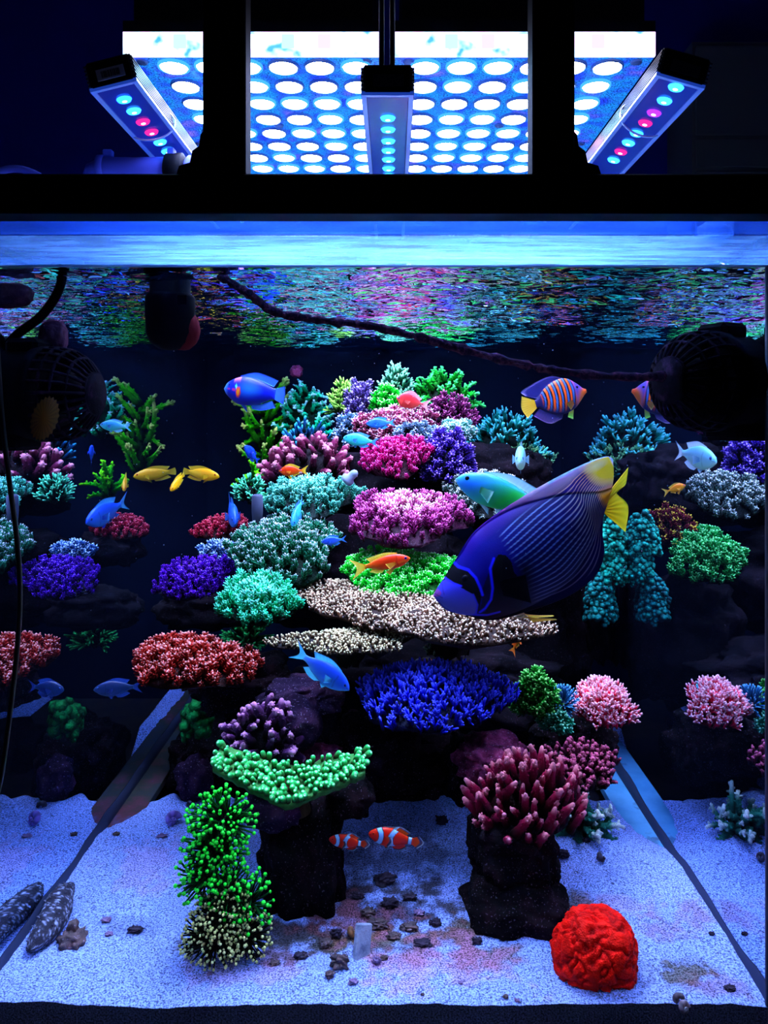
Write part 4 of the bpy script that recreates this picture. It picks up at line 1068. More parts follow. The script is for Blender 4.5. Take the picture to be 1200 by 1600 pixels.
def place(root, nose, tail, Y, yaw=0., Ytail=None):
    """put a fish (built nose at x=0, tail towards +x) with its nose and tail tip at two pixels"""
    a = P(nose[0], nose[1], Y); b = P(tail[0], tail[1], Ytail or Y)
    X = (b - a).normalized(); up = Vector((0, 0, 1))
    Yv = up.cross(X).normalized(); Z = X.cross(Yv)
    M = Matrix([[X[i], Yv[i], Z[i], a[i]] for i in range(3)] + [[0, 0, 0, 1]])
    root.matrix_world = M
    return (b - a).length
def flen(nose, tail, Y, Ytail=None): return (P(*nose, Y) - P(*tail, Ytail or Y)).length
A_ = lambda h, k=1.0: alb(h, k)

# --- blue green chromis
def chromis(L, hi, lo, fn, name='chromis'):
    r = empty(name)
    top = [(0, .0), (.06, .06), (.2, .125), (.42, .165), (.7, .12), (.9, .055), (1, .042)]
    bot = [(0, -.012), (.06, -.05), (.2, -.12), (.42, -.165), (.7, -.12), (.9, -.05), (1, -.042)]
    thk = [(0, .004), (.08, .04), (.25, .068), (.45, .07), (.75, .04), (1, .014)]
    H, B, N = A_(hi), A_(lo), A_(fn)
    def c(t, v):
        k = mixc(H, B, .5 - .6 * v)
        k = k * (1 - .3 * ((np.abs(t - .27 - .03 * (1 - v * v)) < .012) & (np.abs(v) < .75)))[..., None]
        return np.where(((t < .05) & (np.abs(v + .1) < .12))[..., None], k * .5, k)
    body_mesh('body', r, L, top, bot, thk, c)
    fc = lambda a, b: mixc(H, N, b)
    fin('dorsal_fin', r, L, [(.2, .12), (.4, .15), (.66, .085)], [(.24, .17), (.45, .215), (.72, .16)], fc)
    fin('anal_fin', r, L, [(.42, -.145), (.55, -.12), (.67, -.08)], [(.5, -.2), (.62, -.19), (.74, -.13)], fc)
    fin('tail_fin', r, L, [(.79, -.04), (.79, .0), (.79, .04)], [(1.0, -.15), (.89, 0), (1.0, .15)], fc, 8)
    for s in (-1, 1): fin('pectoral_fin', r, L, [(.25, .01), (.25, -.03)], [(.4, .035), (.36, -.09)], lambda a, b: mixc(H, N, .6 + 0 * a), 6, .002, 0, 14, 6, s * .062, s * .05)
    fin('pelvic_fin', r, L, [(.27, -.125), (.33, -.135)], [(.36, -.225), (.42, -.17)], fc, 5, .003, 0, 12, 6)
    eyes(r, L, .085, .035, .036, .026, A_('2040a0'))
    return r
g = 'blue chromis shoal'
spots = [('blue chromis swimming highest, just above the cyan one', (572, 662), (619, 660), 1.62, 1.62, 0), ('cyan chromis with a deep blue tail above the magenta coral', (536, 684), (593, 692), 1.6, 1.6, 1),
         ('slim blue chromis diving beside the mauve finger coral', (382, 697), (405, 723), 1.86, 1.92, 2), ('blue chromis seen head-on above the crimson coral strip', (368, 818), (357, 782), 1.80, 1.95, 0),
         ('pale blue chromis facing out above the lavender bushy coral', (456, 822), (474, 778), 1.5, 1.58, 1), ('small blue chromis at the edge of the lavender bushy coral', (502, 847), (542, 842), 1.47, 1.47, 2),
         ('large bright blue chromis in front of the dark rock below the tan corals', (546, 1078), (458, 1014), 1.14, 1.16, 0), ('pale chromis turned face-on under the teal thicket', (812, 722), (816, 704), 1.68, 1.84, 3),
         ('dim blue chromis in shadow under the rusty-red table coral', (146, 1078), (224, 1072), 1.33, 1.36, 4), ('sky-blue chromis beside the wave pump cage', (156, 664), (206, 667), 1.33, 1.33, 1)]
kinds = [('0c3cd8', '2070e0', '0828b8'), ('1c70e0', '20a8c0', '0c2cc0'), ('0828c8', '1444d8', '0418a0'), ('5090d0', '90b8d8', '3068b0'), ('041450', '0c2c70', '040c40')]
proto = {}
for lab, a, b, Y, Yt, k in spots:
    L = flen(a, b, Y, Yt)
    if k not in proto:
        o = proto[k] = chromis(1., *kinds[k])
    else:
        o = copy_tree(proto[k])
    place(o, a, b, Y, Ytail=Yt)
    o.matrix_world = o.matrix_world @ Matrix.Scale(L, 4)
    tag(o, lab, 'fish', g)

# --- anthias
def anthias(L, hi, lo, fn, eye, deep=1.0, name='anthias'):
    r = empty(name)
    top = [(0, .005), (.06, .045), (.22, .095 * deep), (.45, .115 * deep), (.72, .08 * deep), (.92, .042), (1, .036)]
    bot = [(0, -.01), (.06, -.045), (.22, -.10 * deep), (.45, -.115 * deep), (.72, -.08 * deep), (.92, -.04), (1, -.036)]
    thk = [(0, .004), (.08, .035), (.25, .056), (.45, .056), (.75, .034), (1, .012)]
    H, B, N = A_(hi), A_(lo), A_(fn)
    def c(t, v):
        k = mixc(H, B, .45 - .6 * v)
        st = np.abs(v + .15 + .55 * (t - .1)) < .07
        k = np.where((st & (t > .1) & (t < .28))[..., None], mixc(k, N, .5 + 0 * t), k)
        k = k * (1 - .25 * ((np.abs(t - .27 - .03 * (1 - v * v)) < .012) & (np.abs(v) < .8)))[..., None]
        return np.where(((t < .05) & (np.abs(v + .15) < .15))[..., None], k * .6, k)
    body_mesh('body', r, L, top, bot, thk, c, .76)
    fc = lambda a, b: mixc(H, N, b * 1.1)
    fin('dorsal_fin', r, L, [(.2, .085 * deep), (.4, .105 * deep), (.66, .06)], [(.2, .115 * deep + .015), (.42, .16 * deep), (.72, .13)], fc, 14)
    fin('anal_fin', r, L, [(.45, -.095 * deep), (.55, -.08 * deep), (.65, -.06)], [(.5, -.145 * deep), (.6, -.14), (.7, -.10)], fc)
    fin('tail_fin', r, L, [(.75, -.035), (.75, .0), (.75, .035)], [(1.0, -.13 - .04 * deep), (.9, 0), (1.0, .13 + .04 * deep)], fc, 8)
    for s in (-1, 1): fin('pectoral_fin', r, L, [(.24, .0), (.24, -.04)], [(.42, .0), (.36, -.10)], lambda a, b: mixc(H, N, .75 + 0 * a), 6, .002, 0, 14, 6, s * .054, s * .05)
    fin('pelvic_fin', r, L, [(.26, -.095 * deep), (.32, -.10 * deep)], [(.38, -.2 * deep), (.44, -.14 * deep)], fc, 5, .003, 0, 12, 6)
    eyes(r, L, .075, .022, .034, .026, A_('3020d0'), ring=A_(eye))
    return r
for lab, a, b, Y, Yt, c_, dp in (
        ('large orange anthias with a yellow tail in front of the lime coral', (641, 872), (548, 890), 1.3, 1.3, ('ff3804', 'ff5c0c', 'ffb020', 'ff7020'), 1.05),
        ('small orange anthias above the pale aqua coral', (436, 736), (482, 735), 1.62, 1.62, ('ff2804', 'ff4c08', 'ff9818', 'ff6a20'), 1.5),
        ('red-pink anthias with a fanned tail near the reef top', (619, 622), (673, 634), 1.66, 1.66, ('b01830', 'e83840', 'e86060', 'ff7070'), 1.9),
        ('dark red-orange anthias dropping below the tan coral tier', (812, 984), (800, 1022), 1.5, 1.52, ('d83808', 'e85010', 'c03010', 'ff6a20'), 1.4),
        ('yellow-orange anthias behind the emperor angelfish, seen only in the side pane', (852, 758), (888, 770), 1.7, 1.7, ('ff7c08', 'ffa018', 'ffb830', 'ff6a20'), 1.4)):
    o = anthias(flen(a, b, Y, Yt), *c_, dp); place(o, a, b, Y, Ytail=Yt); tag(o, lab, 'fish', 'anthias')

# --- yellow wrasses
PECT = True
def wrasse(L, hi, lo, fn, eye, h=.1, name='wrasse', marks=None, tailh=.09):
    r = empty(name)
    top = [(0, .0), (.08, .5 * h), (.28, .92 * h), (.5, h), (.75, .75 * h), (.93, .42 * h), (1, .4 * h)]
    bot = [(0, -.008), (.08, -.45 * h), (.28, -.95 * h), (.5, -h), (.75, -.75 * h), (.93, -.42 * h), (1, -.4 * h)]
    thk = [(0, .004), (.1, .3 * h + .006), (.3, .5 * h), (.5, .52 * h), (.8, .32 * h), (1, .012)]
    H, B, N = A_(hi), A_(lo), A_(fn)
    def c(t, v):
        k = mixc(H, B, .5 - .6 * v)
        if marks: k = marks(t, v, k)
        return np.where(((t < .04) & (np.abs(v + .1) < .14))[..., None], k * .55, k)
    body_mesh('body', r, L, top, bot, thk, c, .84, 110, 40)
    fc = lambda a, b: mixc(H, N, b)
    fin('dorsal_fin', r, L, [(.24, .82 * h), (.5, .92 * h), (.8, .48 * h)], [(.25, 1.05 * h), (.52, 1.38 * h), (.87, 1.0 * h)], fc, 18)
    fin('anal_fin', r, L, [(.46, -.92 * h), (.62, -.82 * h), (.8, -.48 * h)], [(.5, -1.25 * h), (.66, -1.25 * h), (.87, -.95 * h)], fc, 12)
    fin('tail_fin', r, L, [(.83, -.38 * h), (.83, 0), (.83, .38 * h)], [(.985, -tailh), (1.0, 0), (.985, tailh)], fc, 9)
    for s in (-1, 1) if PECT else (): fin('pectoral_fin', r, L, [(.25, .05 * h), (.25, -.3 * h)], [(.38, .1 * h), (.36, -.75 * h)], lambda a, b: mixc(B, N, .15 + .3 * b), 6, .002, 0, 14, 6, s * .5 * h, s * .04)
    fin('pelvic_fin', r, L, [(.27, -.88 * h), (.32, -.92 * h)], [(.42, -1.5 * h), (.40, -1.1 * h)], fc, 4, .003, 0, 10, 5)
    eyes(r, L, .10, .28 * h, .026 + .16 * h, .022, A_(eye))
    return r
for lab, a, b, Y, Yt in (('yellow wrasse with nose to the right facing its own reflection tail to tail', (343, 745), (286, 736), 1.93, 1.96), ('small yellow wrasse tilted upward between the pair', (266, 767), (288, 740), 1.70, 1.76)):
    o = wrasse(flen(a, b, Y, Yt), 'ffb000', 'ffc808', 'ffd020', 'a02000', .14); place(o, a, b, Y, Ytail=Yt)
    tag(o, lab.replace('with nose to the right facing', 'swimming away from'), 'fish', 'yellow wrasses')
# green wrasse
gm = lambda t, v, k: mixc(mixc(A_('2c90ff'), A_('38e878'), (t - .22) * 2.2 + .35 * (.2 - v)), A_('2060e0'), (v - .55) * 1.6)
o = wrasse(flen((712, 748), (862, 800), 1.2), '28a0e8', '40e088', '1c78d0', '102040', .155, marks=gm); place(o, (712, 748), (862, 800), 1.2)
tag(o, 'green and turquoise wrasse swimming behind the emperor angelfish', 'fish')
# blue fairy wrasse
def bm(t, v, k):
    k = mixc(A_('0414c0'), A_('1460e0'), 1 - np.hypot((t - .5) / .3, (v - .1) / .7))
    k = mixc(k, A_('060688'), -.3 - v * 1.0)
    k = mixc(k, A_('3878e0'), 1.5 - t * 14)
    m = np.abs(np.hypot((t - .16) / .12, (v + .55) / .62) - 1)
    k = np.where(((m < .10) & (v > -.15) & (t < .26) & (t > .08))[..., None], A_('e02890'), k)
    k = np.where((np.hypot((t - .305) / .036, (v + .12) / .30) < 1.35)[..., None], A_('e04060'), k)
    k = np.where((np.hypot((t - .305) / .027, (v + .12) / .24) < 1)[..., None], A_('ffb400'), k)
    k = np.where((np.hypot((t - .255) / .022, (v - .3) / .16) < 1)[..., None], A_('40d0ff'), k)
    return mixc(k, A_('a058d0'), (v - .55) * 2 * (t < .33) * (t > .2))
PECT = False
o = wrasse(flen((350, 608), (446, 612), 1.5), '0820b8', '080f90', '041080', '082060', .23, marks=bm, tailh=.15); place(o, (350, 607), (448, 618), 1.5)
tag(o, 'royal blue wrasse with a pink cheek streak and an orange spot', 'fish')

# --- clownfish
def clown(L):
    r = empty('clownfish')
    top = [(0, .01), (.05, .06), (.2, .125), (.42, .165), (.68, .12), (.88, .07), (1, .06)]
    bot = [(0, -.02), (.05, -.06), (.2, -.13), (.42, -.165), (.68, -.125), (.88, -.07), (1, -.06)]
    thk = [(0, .008), (.06, .04), (.22, .07), (.45, .07), (.75, .04), (1, .016)]
    O, O2, W_, K = A_('f01400'), A_('f02400'), A_('70a8ff', .8), np.array([.01, .006, .02])
    def c(t, v):
        k = mixc(O, O2, .5 + .5 * v)
        for c0, hw, bend in ((.235, .05, .05), (.56, .055, -.07), (.93, .035, 0)):
            d = np.abs(t - c0 - bend * (1 - v * v) * (1 if c0 < .9 else 0))
            d = np.abs(t - c0 - bend * (1 - 1.4 * v * v))
            k = np.where((d < hw + .016)[..., None], K, k); k = np.where((d < hw)[..., None], W_, k)
        return np.where(((t < .05) & (np.abs(v + .1) < .12))[..., None], k * .4, k)
    body_mesh('body', r, L, top, bot, thk, c, .8, 130, 36)
    def fc(a, b):
        k = mixc(O, O2, b); k = np.where((b > .86)[..., None], W_ * .35, k)
        return np.where(((b > .62) & (b < .88))[..., None], K, k)
    def fd(a, b):
        k = fc(a, b); return np.where((np.abs(a - .52) < .08)[..., None], W_, k)
    fin('dorsal_fin', r, L, [(.2, .10), (.42, .14), (.66, .08)], [(.24, .175), (.44, .195), (.56, .215), (.74, .14)], fd, 14, na=60, nb=14)
    fin('anal_fin', r, L, [(.44, -.14), (.55, -.115), (.64, -.08)], [(.5, -.205), (.62, -.2), (.72, -.12)], fc, 8, nb=14)
    fin('tail_fin', r, L, [(.79, -.055), (.79, .0), (.79, .055)], [(.9, -.115), (1.0, 0), (.9, .115)], fc, 9, na=40, nb=16)
    for s in (-1, 1): fin('pectoral_fin', r, L, [(.26, .03), (.26, -.06)], [(.40, .06), (.44, -.03), (.38, -.13)], fc, 7, .003, 0, 24, 14, s * .068, s * .035)
    fin('pelvic_fin', r, L, [(.27, -.13), (.33, -.14)], [(.36, -.225), (.42, -.19)], fc, 5, .003, 0, 14, 10)
    eyes(r, L, .085, .035, .042, .024, A_('c02000'))
    return r
o = clown(flen((576, 1304), (663, 1314), 1.2)); place(o, (576, 1302), (663, 1318), 1.2); tag(o, 'larger clownfish with three white bands under the rock arch', 'fish', 'clownfish pair')
o = clown(flen((514, 1312), (578, 1320), 1.19)); place(o, (514, 1311), (578, 1320), 1.19); tag(o, 'smaller clownfish swimming ahead of the larger one by the arch leg', 'fish', 'clownfish pair')

# --- regal angelfish
def regal(L):
    r = empty('regal_angelfish')
    top = [(0, .02), (.06, .05), (.14, .13), (.3, .245), (.5, .27), (.75, .20), (.93, .08), (1, .06)]
    bot = [(0, -.03), (.06, -.06), (.16, -.13), (.32, -.22), (.55, -.25), (.78, -.18), (.94, -.07), (1, -.055)]
    thk = [(0, .012), (.07, .04), (.2, .075), (.45, .085), (.75, .05), (1, .014)]
    Or, Bl, K, Ye = A_('e85c14', .6), A_('3c70f0', .5), A_('050528', .5), A_('d06818', .55)
    def c(t, v):
        s = (t - .24 - .05 * v * v + .03 * v) * 9.2
        f = s - np.floor(s)
        k = np.where((np.abs(f - .28) < .14)[..., None], Bl, K); k = np.where((np.abs(f - .72) < .17)[..., None], Or, k)
        low = np.clip((-v - .45) * 2.2, 0, 1); k = mixc(k, A_('101050'), low)
        k = mixc(A_('4030a0'), k, (t - .2) * 16)
        fc = np.clip((.20 - t - .10 * v) * 9, 0, 1); k = mixc(k, Ye, fc)
        k = mixc(k, A_('ff5414'), (.09 - t) * 18)
        k = mixc(k, A_('0c0c50'), (t - .80) * 12)
        return np.where(((t < .03) & (np.abs(v) < .15))[..., None], k * .5, k)
    body_mesh('body', r, L, top, bot, thk, c, .78, 150, 40)
    fin('dorsal_fin', r, L, [(.26, .20), (.45, .255), (.74, .075)], [(.27, .26), (.5, .345), (.92, .25), (.90, .16)], lambda a, b: mixc(A_('0a0a44', .6), A_('4038c0', .7), (b - .8) * 5), 16)
    fin('anal_fin', r, L, [(.40, -.23), (.55, -.20), (.74, -.07)], [(.46, -.31), (.66, -.33), (.86, -.16)], lambda a, b: mixc(A_('0c0c48', .5), A_('281c50', .4), b), 14)
    fin('tail_fin', r, L, [(.77, -.055), (.77, .0), (.77, .055)], [(.95, -.17), (1.0, 0), (.95, .17)], lambda a, b: mixc(A_('ff9c10'), A_('ffb820'), b), 9)
    for s in (-1, 1): fin('pectoral_fin', r, L, [(.25, -.08), (.24, -.14)], [(.36, -.10), (.32, -.22)], lambda a, b: mixc(A_('803818', .5), A_('605018', .5), b), 6, .003, 0, 14, 6, s * .078, s * .03)
    fin('pelvic_fin', r, L, [(.24, -.18), (.31, -.21)], [(.30, -.36), (.37, -.31)], lambda a, b: mixc(A_('c08018'), A_('70e030'), b * 1.3), 5, .004, 0, 14, 6)
    eyes(r, L, .135, .085, .058, .022, A_('181040'), ring=A_('302060'))
    return r
o = regal(flen((916, 611), (815, 640), 1.75)); place(o, (916, 610), (814, 638), 1.75); tag(o, 'regal angelfish with orange and blue stripes and a yellow tail', 'fish')

# --- emperor angelfish
def in_poly(x, y, poly):
    p = np.asarray(poly, float); r = np.zeros(x.shape, bool); j = len(p) - 1
    for i in range(len(p)):
        a, b = p[i], p[j]
        c = ((a[1] > y) != (b[1] > y)) & (x < (b[0] - a[0]) * (y - a[1]) / (b[1] - a[1] + 1e-9) + a[0])
        r ^= c; j = i
    return r
def seg_dist(x, y, line):
    d = np.full(x.shape, 1e9); p = np.asarray(line, float)
    for a, b in zip(p[:-1], p[1:]):
        ab = b - a; t = np.clip(((x - a[0]) * ab[0] + (y - a[1]) * ab[1]) / (ab @ ab), 0, 1)
        d = np.minimum(d, np.hypot(x - a[0] - t * ab[0], y - a[1] - t * ab[1]))
    return d
def emperor():
    Y = 1.18; k = Y / F                                     # metres per unit of the fish plan
    r = empty('emperor_angelfish', label='big emperor angelfish with fine pale stripes on dark blue, nose down', cat='fish')
    # plan: u from the nose to the tail, v up towards the back fin
    top = [(0, 0), (10, 7), (27, 16), (61, 36), (99, 57), (145, 67), (198, 72), (250, 74), (300, 73), (328, 70), (342, 66), (347, 60)]
    bot = [(0, 0), (1.5, -14), (9, -32), (32, -53), (55, -73), (84, -84), (114, -90), (158, -97), (195, -99), (232, -93), (254, -81), (270, -61), (279, -38), (292, -16), (305, -3), (320, 13), (336, 34), (347, 58)]
    nu, nv = 330, 190
    u = 347 * (1 - (1 - np.linspace(0, 1, nu)) ** 1.0); u[0] = .2
    def ip(pts):
        q = smooth_path(pts, 600); return np.interp(u, np.maximum.accumulate(q[:, 0]), q[:, 1])
    zt, zb = ip(top), ip(bot)
    s = np.linspace(0, 1, nv); s = s - .06 * np.sin(2 * np.pi * s)
    U = np.repeat(u[:, None], nv, 1); S = np.repeat(s[None], nu, 0)
    Vv = zb[:, None] * (1 - S) + zt[:, None] * S
    # body core (thick) inside the outline that takes in back and anal fins
    ct = prof(np.clip(u / 347, 0, 1), [(0, 0), (.08, 19), (.2, 38), (.3, 57), (.45, 63), (.6, 57), (.75, 43), (.88, 22), (1, 16)])
    cb_ = prof(np.clip(u / 347, 0, 1), [(0, 0), (.03, -30), (.1, -56), (.18, -75), (.35, -86), (.55, -82), (.7, -56), (.8, -30), (.88, -8), (1, 8)])
    ct = np.minimum(ct, zt); cb_ = np.maximum(cb_, zb)
    mid, hh = (ct + cb_) / 2, np.maximum((ct - cb_) / 2, 1)
    wm = prof(u / 347, [(0, 2), (.04, 12), (.12, 24), (.25, 34), (.42, 37), (.6, 30), (.78, 15), (.9, 5), (1, 2)])
    q = np.clip(1 - ((Vv - mid[:, None]) / hh[:, None]) ** 2, 0, 1) ** .9
    W = np.maximum(wm[:, None] * q, 1.5)
    rim_ = np.clip(np.minimum(S, 1 - S) * 26, 0, 1) ** .5
    W = W * rim_ * np.clip((347 - U) / 5, .15, 1)
    # colour in plan units -> crop units of the pattern sketch
    cu, su = .886, .463
    X = 677 + cu * U - su * Vv; Yp = 930 - su * U - cu * Vv
    cx, cy2 = (X - 640) / .3, (Yp - 690) / .3
    h = lambda a, kk=1.: alb(a, kk * .62)
    fb = np.array([mnoise.noise((a * .012, b * .012, 3.3)) for a, b in zip(U.ravel(), Vv.ravel())]).reshape(U.shape)
    col = np.tile(h('0804b8') * .55, (nu, nv, 1))
    navy = h('06027c') * .5
    col = mixc(col, navy, (U - 110) / 60)
    col = mixc(col, np.array([.004, .004, .03]), (-Vv - 20 - .12 * U) / 60 * (U > 90))     # darker belly and anal fin
    # stripes
    sn = (Vv - zb[:, None]) / (zt - zb)[:, None]
    wv = sn * 22 + .16 * fb * 4 + .35 * np.sin(U * .035 + sn * 5)
    wv = wv + np.clip((U - 150) / 200, 0, 1) ** 2 * (-2.2) + np.clip((200 - U) / 110, 0, 1) ** 2 * 1.6
    f = np.abs(wv - np.round(wv))
    line = np.clip((.15 - f) / .07, 0, 1)
    zone = np.clip((U - 128 - 12 * fb - 18 * np.clip(.5 - np.abs(sn - .45), 0, 1)) / 9, 0, 1) * np.clip((.855 + .06 * (U / 347) - sn) / .03, 0, 1) * np.clip((sn - .05) / .03, 0, 1) * np.clip((322 - U) / 8, 0, 1)
    lc = mixc(h('5878d8'), h('c0a890'), (U - 220) / 90); lc = mixc(lc, h('706090'), (.35 - sn) * 3)
    lc = mixc(lc, h('c08028'), np.clip((sn - .5) * 3, 0, 1) * np.clip((U - 262) / 40, 0, 1))
    col = mixc(col, lc, line * zone * .75)
    # back edge: violet running to yellow and a blue rim at the fin tip
    bk = np.clip((sn - .86 - .03 * fb) / .12, 0, 1)
    bc = mixc(h('1404c8'), h('4818d8'), (U - 50) / 70); bc = mixc(bc, h('6868f0'), (U - 150) / 130); bc = mixc(bc, h('ffe070'), (U - 290) / 30)
    bc = bc * (.55 + .45 * np.clip((U - 200) / 90, 0, 1))[..., None]
    col = mixc(col, bc, bk * np.clip((U - 45) / 40, 0, 1))
    tipz = np.clip(1 - np.hypot((U - 338) / 42, (Vv - 52) / 32), 0, 1)
    col = mixc(col, alb('ffd820'), tipz * 2.2)
    col = mixc(col, alb('fff0a0'), np.clip(1 - np.hypot((U - 318) / 24, (Vv - 62) / 9), 0, 1))
    col = mixc(col, alb('ff9c10'), np.clip((U - 296) / 10, 0, 1) * np.clip((28 - Vv) / 14, 0, 1) * np.clip((Vv + 4) / 8, 0, 1))
    col = mixc(col, h('2868ff'), np.clip((U - 342) / 3, 0, 1) + np.clip((sn - .965) / .02, 0, 1) * (U > 240))
    # black breast and fin patch, mask, face
    K = np.array([.002, .002, .005])
    patch = in_poly(cx, cy2, [(415, 610), (450, 568), (485, 572), (510, 600), (525, 655), (560, 700), (600, 745), (590, 800), (575, 870), (560, 960), (240, 930), (330, 895), (385, 870), (420, 780)])
    soft = np.clip(1 - seg_dist(cx, cy2, [(580, 640), (600, 745), (590, 860), (700, 890)]) / 90, 0, 1)
    col = mixc(col, K, soft * .9); col[patch] = K
    col[in_poly(cx, cy2, [(180, 868), (330, 896), (470, 880), (720, 850), (700, 980), (200, 980)])] = K
    grey = in_poly(cx, cy2, [(366, 745), (405, 640), (425, 780), (360, 880), (345, 880), (366, 820)])
    col[grey] = h('181868') * .5
    face = in_poly(cx, cy2, [(100, 800), (150, 730), (180, 710), (235, 728), (320, 770), (345, 830), (345, 898), (280, 905), (180, 890), (100, 850)])
    fcx = mixc(h('3030e8'), h('4848b8'), (cy2 - 740) / 120) * 1.35
    col[face] = fcx[face]
    lips = np.hypot((cx - 125) / 38, (cy2 - 785) / 22) < 1; col[lips] = (mixc(h('8040c0'), h('5040c0'), 0 * cx))[lips]
    for lw, kk, ln in ((3.2, .55, [(118, 786), (140, 794), (168, 806)]), (2.2, .6, [(168, 735), (172, 770), (178, 790)])):
        m = seg_dist(cx, cy2, ln) < lw; col[m] = col[m] * kk
    mask = in_poly(cx, cy2, [(160, 730), (215, 612), (255, 648), (300, 660), (345, 715), (366, 770), (352, 868), (346, 880), (343, 830), (318, 772), (250, 738), (190, 714)])
    col[mask] = K
    for lw, ln, cc in ((7, [(212, 612), (250, 645), (300, 655), (335, 690), (355, 735), (368, 775)], '1818ff'), (6, [(425, 590), (405, 640), (418, 740), (412, 800), (385, 850), (360, 874)], '1414e8'), (6, [(330, 893), (400, 893), (462, 876)], '2020d0'), (5, [(180, 706), (225, 728), (262, 736)], '2424ff'), (4, [(322, 775), (345, 830), (340, 888)], '2020d8')):
        d = seg_dist(cx, cy2, ln); col = mixc(col, alb(cc), np.clip((lw + 2 - d) / 4, 0, 1))
    # one skin, both sides; the fins share its outline but are parts of their own
    side = [np.stack([U * k, sg * W * k, Vv * k], 2).reshape(-1, 3) for sg in (-1, 1)]
    gq = (np.arange(nu - 1)[:, None] * nv + np.arange(nv - 1)[None]).ravel()
    Q = np.stack([gq, gq + nv, gq + nv + 1, gq + 1], 1)
    N = nu * nv
    qc = (np.arange(nu - 1)[:, None] + 0 * np.arange(nv - 1)[None]).ravel(); vm = Vv.ravel()[gq]; um = U.ravel()[gq]
    dors = (vm > ct[qc] + 1.5) & (um > 90); anal = (vm < cb_[qc] - 1.5) & (um > 110) & (um < 300)
    C = np.concatenate([col.reshape(-1, 3)] * 2); VV = np.concatenate(side)
    rim_q = []
    for e in (0, nv - 1):
        i = np.arange(nu - 1) * nv + e
        rim_q.append(np.stack([i, i + nv, i + nv + N, i + N], 1))
    i = np.arange(nv - 1); rim_q.append(np.stack([i, i + 1, i + 1 + N, i + N], 1)); j = i + (nu - 1) * nv; rim_q.append(np.stack([j, j + 1, j + 1 + N, j + N], 1))
    def part(nm, sel, extra=()):
        F_ = np.concatenate([Q[sel][:, ::-1], Q[sel] + N, *extra])
        used = np.unique(F_); mp_ = np.zeros(2 * N, int); mp_[used] = np.arange(len(used))
        return mesh(nm, VV[used], mp_[F_], FIN if nm == 'dorsal_fin' else SKIN, r, col=C[used])
    part('body', ~dors & ~anal, [rim_q[2], rim_q[1][:90], rim_q[0][:110]])
    part('dorsal_fin', dors, [rim_q[1][80:], rim_q[3]]); part('anal_fin', anal, [rim_q[0][100:290]])
    L = k
    ye = lambda a, b: mixc(alb('ff9800'), alb('ffd010'), b * .7 + a * .5)
    fin('tail_fin', r, L, [(296, -10), (300, 0), (304, 10)], [(312, -52), (334, -18), (328, 10), (346, 14), (363, 36)], ye, 12, 2.0, 0, 60, 14)
    for sg in (-1, 1):
        fin('pectoral_fin', r, L, [(100, -18), (96, -42)], [(140, -28), (128, -70)], lambda a, b: np.tile(K, a.shape + (1,)), 8, 1.2, 0, 20, 8, sg * 34, sg * 6, FIN_DARK)
    for sg in (-1, 1):
        fin('pelvic_fin', r, L, [(92, -86), (112, -90)], [(152, -118), (150, -119), (118, -106)], lambda a, b: mixc(mixc(alb('c08820'), alb('d06010'), a), alb('907050'), (b < .25) * 1.), 5, 1.4, 0, 24, 8, sg * 6, sg * 5)
    eyes(r, k, 57, 4, 21, 6, (.004, .004, .012))
    a = P(677, 930, Y); X_ = Vector((cu, 0, su)); Z_ = Vector((-su, 0, cu)); Y_ = Z_.cross(X_)
    r.matrix_world = Matrix([[X_[i], Y_[i], Z_[i], a[i]] for i in range(3)] + [[0, 0, 0, 1]])
emperor()
